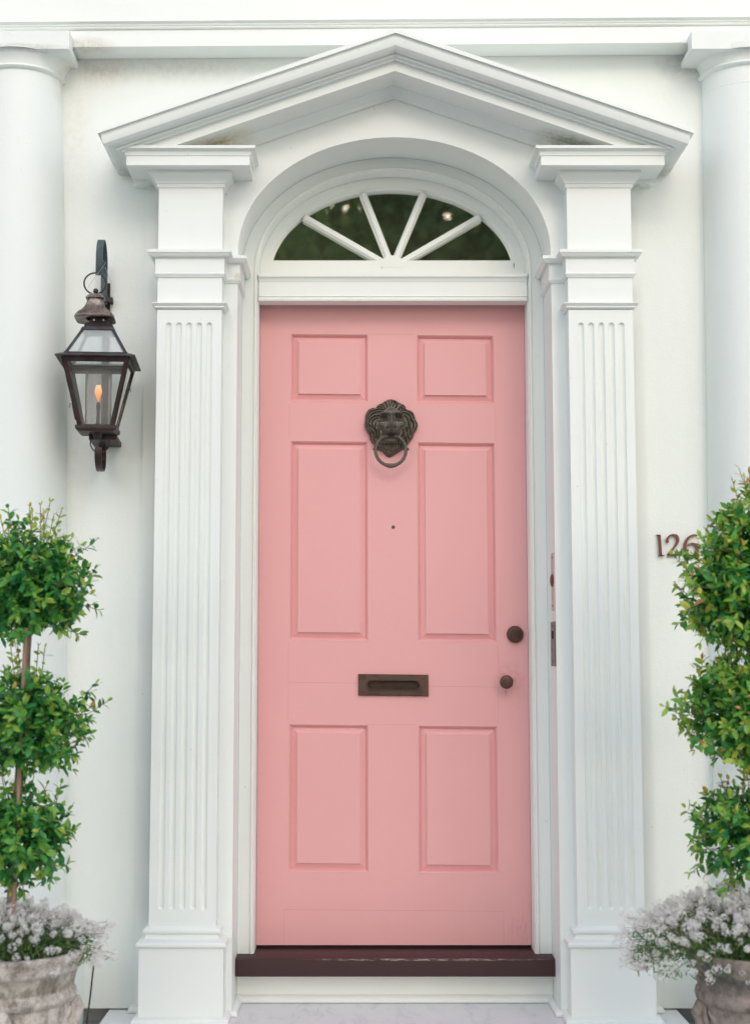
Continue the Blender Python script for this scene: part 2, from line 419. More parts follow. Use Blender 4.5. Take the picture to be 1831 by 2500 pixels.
# ---- wall (with an opening behind the doorway) and the recessed foot under it
wb = MB()
zw0 = .004
wb.box(-4, mir(.62 + XC) , HW, .10, zw0, 3.6); wb.box(.62 + XC, 5, HW, .10, zw0, 3.6); wb.box(mir(.62 + XC) , .62 + XC, HW, .10, 2.93, 3.6)
wb.build('wall', M['wall'], house)
MB().box(-4, -.60, HW + .035, .08, -.2, zw0 - .001).box(.85, 5, HW + .035, .08, -.2, zw0 - .001).build('foundation', M['kerb'], house)
m_, t_, b_ = nodes('dim_hall'); b_.inputs['Base Color'].default_value = (.015, .018, .016, 1); M['hall'] = m_
ih = MB(); ih.box(-1.2, 1.5, .12, 3.0, -.1, 3.3)
ih.build('hall_interior', M['hall'], house)
# back strips flanking the surround
bs = MB()
xl = U(322 * 1.1083, 620, -.235)[0]
bs.box(xl, -.60, -.238, HW, .001, 2.80)
sh = [(0, .001), (.020, .001), (.020, .008), (.014, .016), (.004, .019), (0, .019)]
bs.sweep([(xl, HW), (xl, -.238), (-.60, -.238)], sh)
bs.build('wall_strip', M['trim'], house); bs.mirror(XC).build('wall_strip', M['trim'], house)

# ---- portal wall with elliptical arch, reveal
SP = 2.446
A0, B0 = .515, .389
NA = 48
def arch_pts(a, b, z0, n=NA):
    P = [(-a, z0)] + [(-a, z0 + (SP - z0) * k / 6) for k in range(1, 6)]
    P += [(a * -math.cos(math.pi * k / n), SP + b * math.sin(math.pi * k / n)) for k in range(n + 1)]
    P += [(a, SP - (SP - z0) * k / 6) for k in range(1, 6)] + [(a, z0)]
    return P
def arch_loft(mb, rings, z0):
    mb.grid([[(XC + x, y, z) for x, z in arch_pts(a, b, z0)] for a, b, y in rings])
SLOPE = .3516
def gable(x, z0): return z0 - SLOPE * abs(x)
ZB = Zp(225, -.30)                      # bed line at the apex
pw = MB()
arch = [(A0 * -math.cos(math.pi * k / NA), SP + B0 * math.sin(math.pi * k / NA)) for k in range(NA + 1)]
pw.grid([[(XC + x, F, z) for x, z in arch], [(XC + x, F, gable(x, ZB + .03)) for x, z in arch]])
for s in (-1, 1):
    xs = [s * A0, s * .767]
    pw.add([(XC + xs[0], F, 0.001), (XC + xs[1], F, .001), (XC + xs[1], F, gable(xs[1], ZB + .03)), (XC + xs[0], F, gable(xs[0], ZB + .03)), (XC + xs[0], F, SP)], [(0, 1, 2, 3, 4)])
    pw.add([(XC + xs[1], F, .001), (XC + xs[1], HW, .001), (XC + xs[1], HW, gable(xs[1], ZB + .03)), (XC + xs[1], F, gable(xs[1], ZB + .03))], [(0, 1, 2, 3)])
arch_loft(pw, [(A0, B0, F), (A0, B0, CS)], .001)
por = pw.build('portal_wall', M['trim'], house)
# strip edge bead, shoe moulding round jamb
shoe = [(0, .0012), (.019, .0012), (.019, .008), (.013, .0165), (.004, .020), (0, .020)]

# ---- pilasters
FP = -.365
def make_pilaster(mirror):
    mz = lambda mb: mb.mirror(XC) if mirror else mb
    a, b = PX0, PX1
    zt = Zp(456, FP); zi0 = Zp(756, FP)
    wrap = [(a, -.2382), (a, FP), (b, FP), (b, F)]
    wrap_in = wrap + [(XC - A0, F), (XC - A0, CS - .001)]
    m = MB()
    # plain faces: fluted shaft with five stopped flutes
    zb = Zp(2266, FP)
    fl_top = Zp(787, FP); fl_bot = Zp(2222, FP); r = .0098; dep = .0098
    pitch = .0327; xm = (a + b) / 2 - .001
    cs = [xm + (i - 2) * pitch for i in range(5)]
    NJ = 10
    def col_strip(x0, x1): m.add([(x0, FP, zb), (x1, FP, zb), (x1, FP, zi0), (x0, FP, zi0)], [(0, 1, 2, 3)])
    x = a
    for c in cs:
        col_strip(x, c - r); x = c + r
        xi = [c - r * math.cos(math.pi * j / NJ) for j in range(NJ + 1)]; h = [math.sqrt(max(0, r * r - (q - c) ** 2)) for q in xi]
        K = 5; rows = []
        rows.append([(q, FP, zi0) for q in xi])
        for k in range(K, -1, -1):
            rows.append([(q, FP + dep * math.sqrt(max(0, 1 - ((q - c) ** 2 + (hh * k / K) ** 2) / r ** 2)), fl_top - r + hh * k / K) for q, hh in zip(xi, h)])
        for k in range(0, K + 1):
            rows.append([(q, FP + dep * math.sqrt(max(0, 1 - ((q - c) ** 2 + (hh * k / K) ** 2) / r ** 2)), fl_bot + r - hh * k / K) for q, hh in zip(xi, h)])
        rows.append([(q, FP, zb) for q in xi])
        m.grid(rows)
    col_strip(x, b)
    for xx in (a, b): m.add([(xx, FP, zb), (xx, -.20, zb), (xx, -.20, zi0), (xx, FP, zi0)], [(0, 1, 2, 3)])
    root = mz(m).build('pilaster', M['trim'], house, smooth=40)
    # upper plain block
    u = MB(); z607 = Zp(610, -.40)
    u.box(a, b, FP, -.20, Zp(754, FP) , zt + .05)
    mz(u).build('pilaster_block', M['trim'], root)
    # impost: cap + frieze + lower moulding, wraps on to the reveal
    z1 = Zp(607.5, -.395); z2 = Zp(615, -.395); z3 = Zp(628.5, -.375); z4 = Zp(631, -.373); z5 = Zp(666.5, -.373); z6 = Zp(677.5, -.367)
    im = MB()
    prof = [(-.002, z1 + .003), (.030, z1), (.030, z2), (.027, z2 - .002), (.025, z2 - .006), (.018, z2 - .012), (.013, z3 + .004), (.010, z3 + .002), (.010, z3 - .001), (.0075, z4), (.0075, z5 + .001),
            (.0115, z5 - .002), (.0105, z5 - .005), (.006, z5 - .009), (.006, z6 + .002), (-.002, z6)]
    im.sweep(wrap_in, prof)
    mz(im).build('impost', M['trim'], root)
    # astragal under the neck, only round the pilaster
    na = MB(); n1 = Zp(737, -.385); n2 = Zp(755.5, FP)
    hgt = n1 - n2
    na.sweep(wrap, [(-.002, n1 + .002), (.0175, n1), (.0175, n1 - .003), (.0135, n1 - .006), (.011, n1 - hgt * .45), (.0085, n1 - hgt * .55), (.0085, n1 - hgt * .75), (.003, n2 + .002), (-.002, n2)])
    mz(na).build('neck_moulding', M['trim'], root)
    # base: two tori, pedestal, shoe
    pb = MB(); t1a = Zp(2267, -.38); t1b = Zp(2281, -.38); s1 = Zp(2299, -.39); t2a = Zp(2301, -.40); t2b = Zp(2316, -.40)
    def torus(o, za, zb_, bulge, n=6):
        c = (za + zb_) / 2; hh = (za - zb_) / 2
        return [(o + bulge * math.sin(math.pi * k / n), c + hh * math.cos(math.pi * k / n)) for k in range(n + 1)]
    pr = [(-.002, t1a + .006), (.004, t1a + .003)] + torus(.008, t1a, t1b, .008) + [(.006, t1b - .002), (.010, (t1b + s1) / 2), (.020, s1 + .002)] + torus(.026, t2a, t2b, .009) + [(.02, t2b - .001), (-.002, t2b - .001)]
    pb.sweep(wrap, pr)
    mz(pb).build('pilaster_base', M['trim'], root)
    pe = MB(); pe.box(a - .026, b + .026, FP - .024, -.20, .0014, t2b)
    pp = [(a - .026, -.2375), (a - .026, FP - .024), (b + .026, FP - .024), (b + .026, F), (XC - A0, F), (XC - A0, CS - .001)]
    pe.sweep(pp, shoe)
    mz(pe).build('pedestal', M['trim'], root)
    # capital: bed mouldings + corona block + crown fillet
    cb = MB()
    zc0 = Zp(404, -.44); zc1 = Zp(381, -.44); zc2 = Zp(361, -.46); zc3 = Zp(355, -.46)
    e0 = Zp(457.6, -.37); e1 = Zp(447, -.375); e2 = Zp(422, -.40)
    pr = [(-.002, e0 - .001), (.004, e0), (.006, e0 + .004), (.006, e1 - .002), (.010, e1), (.010, e1 + .003), (.012, e1 + .008), (.017, (e1 + e2) / 2 + .002), (.026, e2 - .004), (.030, e2 - .001), (.030, zc0 + .004), (.0, zc0 + .004)]
    cb.sweep(wrap, pr)
    mz(cb).build('capital_moulding', M['trim'], root)
    ck = MB(); co = .075
    L0, R0 = a - .0955, b + .092
    pr = [(0, zc0), (0, zc1), (.003, zc1), (.0035, zc1 + .004), (.006, zc1 + .012), (.012, zc2 - .004), (.019, zc2 - .001), (.019, zc3), (-.02, zc3 + .001)]
    ck.sweep([(L0, HW), (L0, -.4428), (R0, -.4428), (R0, F)], pr, ends=False)
    ck.add([(L0, HW, zc0), (L0, -.4428, zc0), (R0, -.4428, zc0), (R0, HW, zc0)], [(0, 1, 2, 3)])
    ck.add([(L0 - .0, HW, zc3 + .0005), (L0 - .0, -.4428, zc3 + .0005), (R0 + .0, -.4428, zc3 + .0005), (R0 + .0, HW, zc3 + .0005)], [(0, 1, 2, 3)])
    ck.box(L0 + .0015, R0 - .0015, -.4385, HW - .001, zc0 + .003, zc3 - .0015)
    mz(ck).build('cornice_block', M['trim'], root)
    return root
for mr in (False, True): make_pilaster(mr)

# ---- pediment: raking cornice with returns
pd = MB()
def az(py, Y): return Zp(py, Y)
WB = .862
prof = [(.080, az(69, -.520)), (.080, az(79.5, -.520)), (.071, az(80.5, -.512)), (.070, az(84, -.510)),
        (.0695, az(91, -.5095)), (.068, az(101, -.508)), (.064, az(110, -.504)), (.055, az(118, -.495)), (.042, az(125, -.482)), (.033, az(128, -.473)), (.026, az(129, -.466)), (.026, az(131, -.466)), (.029, az(132, -.469)), (.028, az(136, -.468)), (.018, az(138, -.458)),
        (.014, az(142, -.454)), (.014, az(146, -.454)), (.003, az(147.5, -.443)), (0., az(149, -.44)), (0., az(173, -.44))]
def cor(prof, W, yb, back=HW + .001):
    rows = []
    for o, z in prof:
        xo = W + o; zz = z - SLOPE * xo
        rows.append([(XC - xo, back, zz), (XC - xo, yb - o, zz), (XC, yb - o, z), (XC + xo, yb - o, zz), (XC + xo, back, zz)])
    return rows
pd.grid(cor(prof, WB, -.44))
# top: sloping roof sheet back to the wall
o, z = prof[0]; xo = WB + o
pd.add([(XC - xo, -.44 - o, z - SLOPE * xo), (XC, -.44 - o, z), (XC + xo, -.44 - o, z - SLOPE * xo), (XC - xo, HW, z - SLOPE * xo + .015), (XC, HW, z + .015), (XC + xo, HW, z - SLOPE * xo + .015)], [(0, 1, 4, 3), (1, 2, 5, 4)])
# soffit of the raking part: from fascia back to bed moulding, and the bed moulding
zf = prof[-1][1]
zs = zf
bed = [(-.44, 0.), (-.322, .0), (-.320, -.004), (-.312, -.010), (-.306, -.018), (-.300, -.024), (-.297, -.034), (F - .002, -.036)]
rows = []
for y, dz in bed:
    z0 = zs + dz; wl = WB - .0
    rows.append([(XC - wl, y, z0 - SLOPE * wl), (XC, y, z0), (XC + wl, y, z0 - SLOPE * wl)])
pd.grid(rows)
# close the underside of the side returns back to the wall
xo = WB
for s in (-1, 1):
    pd.add([(XC + s * xo, -.44, zf - SLOPE * xo), (XC + s * xo, HW, zf - SLOPE * xo), (XC + s * .76, HW, zf - SLOPE * xo), (XC + s * .76, -.44, zf - SLOPE * xo)], [(0, 1, 2, 3)])
pd.build('pediment', M['trim'], house, smooth=19)

# ---- entablature, very slightly out of level like the real one
en = MB()
zE = 3.1455; EY = -.31
def zsrc(py): return Zp(py, -.33)
q0 = Zp(63.5, -.325); q1 = Zp(45, -.33)
hm = q1 - q0
pr = [(-.099, zE), (0, zE), (0, q0), (.005, q0), (.008, q0 + .004), (.008, q0 + hm * .25), (.003, q0 + hm * .33), (.003, q0 + hm * .42), (.007, q0 + hm * .47), (.0085, q0 + hm * .62), (.006, q0 + hm * .72), (.010, q0 + hm * .78), (.016, q0 + hm * .95), (.016, q1), (.012, q1 + .002), (.012, 3.75), (-.099, 3.75)]
en.sweep([(-4, EY), (5, EY)], pr)
en.fn(lambda x, y, z: (x, y, z + (x - .1) * .0074))
en.build('entablature', M['trim'], house)

# ---- columns
def column(cx, r_top, r_bot, abx, znk, zbase, side):
    cy = HW - .01
    zt = znk + .02
    m = MB()
    n = 24
    pr = []
    for k in range(n + 1):
        f = k / n; pr.append((r_bot + (r_top - r_bot) * (f ** 1.3), zbase + (zt - zbase) * f))
    m.lathe(cx, cy, pr, 72)
    root = m.build('column', M['column'], house)
    c = MB(); za = 3.105
    rt = r_top
    # necking, astragal, echinus
    c.lathe(cx, cy, [(rt, znk - .06), (rt + .002, znk - .058), (rt + .002, znk - .052), (rt, znk - .05), (rt + .001, znk), (rt + .010, znk + .003), (rt + .014, znk + .009), (rt + .010, znk + .015), (rt + .007, znk + .017), (rt + .010, znk + .03), (rt + .022, znk + .052), (rt + .036, znk + .068), (rt + .037, za)], 24)
    c.build('capital', M['column'], root, smooth=50)
    w = abs(abx - cx)
    d = MB(); d.box(cx - w, cx + w, -.372, -.312, za - .0, za + .062); d.box(cx - w, cx + w, -.3119, HW, za, 3.125)
    d.build('abacus', M['column'], root)
    bz = zbase
    b = MB(); rb = r_bot
    b.lathe(cx, cy, [(rb, bz + .001), (rb + .009, bz - .001), (rb + .011, bz - .006), (rb + .009, bz - .012), (rb + .004, bz - .014), (rb + .012, bz - .03), (rb + .03, bz - .04), (rb + .045, bz - .06), (rb + .045, bz - .09), (rb + .035, bz - .11), (rb + .05, bz - .112), (rb + .05, bz - .14), (rb, bz - .14)], 72)
    b.box(cx - rb - .06, cx + rb + .06, cy - rb - .06, HW, -.04, bz - .14)
    b.build('column_base', M['column'], root)
    return root
xr, _ = U(152, 210, HW - .01); zn = Zp(206, HW - .01)
cl = U(55, 206, HW - .01)[0]
rT = xr - cl
xb = U(163, 2190, HW - .01)[0]
cL = column(cl, rT, xb - cl, U(169.5, 115, -.372)[0], zn, Zp(2213, HW - .01), -1)
xr2 = U(1714, 200, HW - .01)[0]; cr = xr2 + rT
xb2 = U(1741, 2000, HW - .01)[0]
cR = column(cr, rT, cr - xb2, U(1688, 110, -.372)[0], zn + .012, .36, 1)

# ---- inner door frame (casing), arched, and transom
df = MB()
zcb = .1505
rings = [(A0 - .0005, B0 - .0005, CS + .001), (A0 - .0005, B0 - .0005, CS), (.485, .365, CS), (.4745, .3545, CS), (.4735, .3535, CS - .005), (.470, .350, CS - .008), (.466, .346, CS - .007), (.464, .344, CS - .003), (.4635, .3435, CS + .002), (.4615, .3415, CS + .002), (.4605, .3405, CS + .005), (.4595, .3395, CS + .008), (.4595, .3395, .03)]
arch_loft(df, rings, zcb)
# bottom end caps
for s in (-1, 1):
    df.box(XC + s * .4598, XC + s * (A0 - .001), CS + .0005, .02, zcb - .0005, zcb + .001) if s > 0 else df.box(XC - A0 + .001, XC - .4598, CS + .0005, .02, zcb - .0005, zcb + .001)
fr_o = df.build('door_frame', M['frame'], house)
# transom bar + lintel
tb = MB()
zD1 = 2.3404
w = .4590
y1 = CS
zl = [Zp(v, CS - .01) for v in (668, 677, 686, 719, 722, 727, 733)]
prs = [(-.05, zl[0]), (.012, zl[0]), (.012, zl[1] + .002), (.008, zl[1]), (.004, zl[1] - .006), (.002, zl[2]), (0, zl[2] - .001), (0, zl[3]), (.004, zl[3] - .001), (.0045, zl[4]), (.001, zl[4] - .001), (.001, zl[5]), (.005, zl[5] - .002), (.004, zl[6]), (-.06, zl[6])]
tb.sweep([(XC - w, CS), (XC + w, CS)], prs, ends=False)
tb.box(XC - w, XC + w, -.03, .06, zD1 + .002, zl[0] - .002)
tb.build('transom_bar', M['frame'], fr_o)

# ---- fanlight
YS = -.03                    # face of sash
fs = MB()
zsb = Zp(606, YS); 
fa, fb = .4225, .2945
zg = Zp(643, 0.)             # bottom of the glass
def ell(a, b, n=64, z0=SP):
    a0 = math.asin(min(1, max(0, (zg - z0) / b)))
    return [(-a * math.cos(a0 + (math.pi - 2 * a0) * k / n), z0 + b * math.sin(a0 + (math.pi - 2 * a0) * k / n)) for k in range(n + 1)]
rr = []
for a, b, y in [(.4592, .3390, YS), (fa + .010, fb + .010, YS), (fa + .007, fb + .007, YS + .006), (fa + .003, fb + .003, YS + .008), (fa, fb, YS + .014), (fa, fb, YS + .03)]:
    rr.append([(XC + x, y, z) for x, z in ell(a, b)])
fs.grid(rr)
# bottom rail and hub
wr = fa - .0
zlo = zl[0] + .0005
fs.sweep([(XC - .4590, YS - .0005), (XC + .4590, YS - .0005)], [(-.03, zlo), (0, zlo), (0, zg + .0), (-.004, zg + .003), (-.03, zg + .003)], ends=False)
hub_r = .043; hz = Zp(652, YS)
hv = [(XC + hub_r * math.cos(math.pi * k / 20), YS - .002, hz + hub_r * .95 * math.sin(math.pi * k / 20)) for k in range(21)]
hb = [(x, YS + .03, z) for x, y, z in hv]
fs.add(hv + hb, [tuple(range(21))] + [(k, k + 1, 22 + k, 21 + k) for k in range(20)])
fan = fs.build('fanlight', M['frame'], house)
def muntin(p0, p1):
    p0 = Vector(p0); p1 = Vector(p1); d = (p1 - p0).normalized(); e = Vector((-d.y, d.x))
    prf = [(-.0125, .024), (-.0125, .010), (-.008, .006), (-.006, .0), (.006, .0), (.008, .006), (.0125, .010), (.0125, .024)]
    mb = MB(); rows = []
    for p in (p0, p1):
        rows.append([(p.x + e.x * o, YS + .002 + y, p.y + e.y * o) for o, y in prf])
    mb.grid(rows); mb.build('muntin', M['frame'], fan)
rays = []
for px, py in ((672, 482), (800, 430), (932, 430), (1055, 482)):
    x1, z1 = U(px * 1.1083, (py - 4) * 1.1083, YS)
    ex = (x1 - XC); a = math.atan2((z1 - hz), ex)
    rays.append(a)
    sx, sz = XC + .034 * math.cos(a), hz + .034 * math.sin(a)
    muntin((sx, sz), (XC + ex * 1.01, hz + (z1 - hz) * 1.01))
rays.sort(reverse=True)
# glass panes: five, wedge by wedge
ep = ell(fa + .002, fb + .002, 120)
edges = [math.pi + .2] + rays + [-.2]
for i in range(5):
    hi, lo = edges[i], edges[i + 1]
    sel = [(x, z) for x, z in ep if lo <= math.atan2(z - hz, x) <= hi]
    poly = [(XC, 0., max(hz, zg - .002))] + [(XC + x, 0., z) for x, z in sel]
    g = MB(); g.add(poly, [tuple(range(len(poly)))])
    g.build('pane', M['fanglass'], fan, smooth=0)
for px, py in ((932, 649), (1254, 649)):
    nl = MB(); x, z = U(px, py, YS); nl.add([(x - .0018, YS - .0015, z + .009), (x + .0016, YS - .0015, z + .007), (x + .0006, YS - .0015, z - .011), (x - .0006, YS - .0015, z - .009)], [(0, 1, 2, 3)])
    nl.build('rusty_nail_mark', M['rusty'], fan, smooth=0)

# ---- threshold
th = MB()
th.sweep([(XC - .5145, -.168), (XC + .5145, -.168)], [(-.168 - .05, .1515), (-.10, .1500), (-.004, .1480), (0, .1455), (.001, .120), (0, .0945), (-.003, .0925), (-.06, .0925)], ends=True)
tho = th.build('threshold', M['sill'], house)
rs = MB(); rs.box(XC - .5140, XC + .5140, -.105, -.02, .0015, .0922)
rs.sweep([(XC - .5140, -.105), (XC + .5140, -.105)], [(0, .0016), (.017, .0016), (.018, .010), (.013, .019), (.004, .024), (0, .024)], ends=False)
rs.build('riser', M['frame'], house)
MB().box(XC - .458, XC + .458, .006, .04, .1515, .1625).build('door_gap', M['black'], tho)

# ---- door
DZ0, DZ1 = .1608, 2.3395
HWD = .4583
def pxx(px, py): return U(px, py, 0)[0]
colsx = [(pxx(709, 815), pxx(903, 815)), (pxx(1018, 820), pxx(1207, 820))]
xa0, xa1 = -.2235, .0445
xa0 = (colsx[0][0] + (mir(colsx[1][1]))) / 2; xa1 = (colsx[0][1] + mir(colsx[1][0])) / 2
rowsz = [(Zp(984, 0), Zp(815.5, 0)), (Zp(1567, 0), Zp(1077, 0)), (Zp(2132, 0), Zp(1769, 0))]
def shear(x, y, z):
    w_ = min(1, max(0, (z - DZ0) / .15)) * min(1, max(0, (DZ1 - z) / .12)); return (x, y, z - .0105 * (x - XC) * w_)
xsb = [XC - HWD, xa0, xa1, mir(xa1), mir(xa0), XC + HWD]
zsb_ = [DZ0, rowsz[2][0], rowsz[2][1], rowsz[1][0], rowsz[1][1], rowsz[0][0], rowsz[0][1], DZ1]
dm = MB()
def sub(a, b, n): return [a + (b - a) * k / n for k in range(n + 1)]
for i in range(5):
    for j in range(7):
        if i in (1, 3) and j in (1, 3, 5): continue
        yy = 0
        dm.grid([[(x, yy, z) for x in sub(xsb[i], xsb[i + 1], 1)] for z in sub(zsb_[j], zsb_[j + 1], 3)])
dm.add([(XC - HWD, 0, DZ0), (XC + HWD, 0, DZ0), (XC + HWD, .04, DZ0), (XC - HWD, .04, DZ0)], [(0, 1, 2, 3)])
dm.add([(XC - HWD, 0, DZ1), (XC + HWD, 0, DZ1), (XC + HWD, .04, DZ1), (XC - HWD, .04, DZ1)], [(0, 1, 2, 3)])
for s in (-1, 1): dm.add([(XC + s * HWD, 0, DZ0), (XC + s * HWD, 0, DZ1), (XC + s * HWD, .04, DZ1), (XC + s * HWD, .04, DZ0)], [(0, 1, 2, 3)])
# hairline joints of stiles and rails
def hair(x0, x1, z0, z1): dm.box(x0, x1, -.0004, .001, z0, z1, 1)
for j in (2, 4, 6):
    hair(xa1 - .01, mir(xa1) + .01, zsb_[j] - .0004, zsb_[j] + .0004)
hair(xa0, xa1 + .05, Zp(1669, 0), Zp(1668, 0)); hair(mir(xa1), mir(xa0), Zp(1675, 0), Zp(1674.2, 0))
zk = Zp(2223, 0)
hair(xa0 - .012, mir(xa0) + .012, zk, zk + .0011)
for x in (xa0 - .012, mir(xa0) + .012): hair(x - .0004, x + .0004, DZ0 + .001, zk)
hair(mir(xa0) + .04, mir(xa0) + .0407, DZ0 + .001, zk - .02)
for x in (xa0 - .001, mir(xa0) + .001):
    hair(x - .0004, x + .0004, zsb_[4] + .004, zsb_[5] - .004); hair(x - .0004, x + .0004, zsb_[2] + .004, zsb_[3] - .004)
dm.fn(shear)
door = dm.build('door', [M['door'], M['crack']], house, smooth=0)
def panel(x0, x1, z0, z1):
    loops = [(0, 0), (.0022, -.0006), (.004, .0008), (.0065, .0036), (.0088, .0088), (.0098, .0135), (.0120, .0155), (.0295, .0085), (.0298, .0018), (.0305, .0014)]
    mb = MB(); rows = []
    for i, y in loops:
        rows.append([(x0 + i, y, z0 + i), (x1 - i, y, z0 + i), (x1 - i, y, z1 - i), (x0 + i, y, z1 - i)])
    mb.grid(rows, closed=True)
    i, y = loops[-1]; mb.add(rows[-1], [(0, 1, 2, 3)])
    mb.fn(shear); mb.build('panel', M['door'], door, smooth=0)
for z0, z1 in rowsz:
    panel(xa0, xa1, z0, z1); panel(mir(xa1), mir(xa0), z0, z1)

# letter slot
def letter():
    cx, cz = U((876 + 1044) / 2, 1672.5, 0); w2 = .1185; h2 = .0362
    sk = -.011
    a = .088; b_r = .0150
    n = 12; out = []
    for k in range(n + 1): out.append((a - b_r + b_r * math.sin(math.pi * k / n), b_r * math.cos(math.pi * k / n)))
    for k in range(n + 1): out.append((-a + b_r - b_r * math.sin(math.pi * k / n), -b_r * math.cos(math.pi * k / n)))
    m = MB()
    # rectangle loop with same count as slot loop
    def rect(w, h):
        P = []
        for k in range(n + 1):
            u = k / n
            P.append((a + (w - a) * u * 4, h) if u < .25 else (w, h - 2 * h * (u - .25) * 2) if u <= .75 else (w - (w - a) * (u - .75) * 4, -h))
        return P + [(-x, -z) for x, z in P]
    lo = [(rect(w2, h2), 0.0), (rect(w2, h2), -.0075), (rect(w2 - .003, h2 - .003), -.0105), ([(x * 1.05, z * 1.26) for x, z in out], -.0108), ([(x * 1.03, z * 1.16) for x, z in out], -.0145), ([(x * 1.0, z) for x, z in out], -.0145), ([(x * .985, z * .9) for x, z in out], -.0015)]
    m.grid([[(cx + x, y, cz + z) for x, z in P] for P, y in lo], closed=True)
    nl_ = len(out)
    for q in range(len(m.f) - nl_, len(m.f)): m.m[q] = 1
    fx = [(cx + x, -.0015, cz + z) for x, z in lo[-1][0]]
    m.add(fx, [tuple(range(len(fx)))], 1)
    for sx in (-1, 1):
        for sz in (-1, 1):
            m.lathe(0, 0, [(0, .0026), (.0028, .0022), (.004, .0)], 10)
            k = len(m.v) - 30
            for q in range(k, len(m.v)):
                x, y, z = m.v[q]; m.v[q] = (cx + sx * .104 + x, -.0105 - z, cz + sz * .022 + y)
    m.fn(lambda x, y, z: (x, y, z - .011 * (x - cx)))
    return m.build('letter_slot', [M['bronze_brown'], M['slot']], door)
letter()
def knob(cx, cz, prof, mat, name, n=32):
    m = MB(); m.lathe(0, 0, prof, n); m.fn(lambda x, y, z: (cx + x, -z, cz + y)); return m.build(name, mat, door, smooth=40)
kx, kz = U(1257.6, 1548.5, -.01)
knob(kx, kz, [(.0285, 0), (.0292, .003), (.0275, .012), (.0225, .019), (.0172, .0215), (.0165, .0195), (.0155, .0193), (.0145, .0215), (.009, .0215), (.0085, .020), (.0015, .020), (.0, .014)], M['bronze_brown'], 'deadbolt')
kx, kz = U(1236, 1665, -.04)
knob(kx, kz, [(.0150, 0), (.0155, .004), (.0095, .008), (.009, .026), (.013, .031), (.0205, .035), (.0232, .041), (.0225, .047), (.0175, .0515), (.009, .053), (0, .0532)], M['bronze_brown'], 'door_knob')
kx, kz = U(960, 1287, 0)
knob(kx, kz, [(.0058, 0), (.0058, .002), (.004, .0035), (.0032, .0024), (0, .0018)], M['bronze'], 'peephole', 16)
# rust drip below the knob
dr = MB(); x, z = U(1234, 1686, -.0005); dr.add([(x - .0008, -.0006, z), (x + .0008, -.0006, z), (x + .0003, -.0006, z - .018), (x - .0003, -.0006, z - .015)], [(0, 1, 2, 3)])
dr.build('rust_drip', M['rusty'], door, smooth=0)

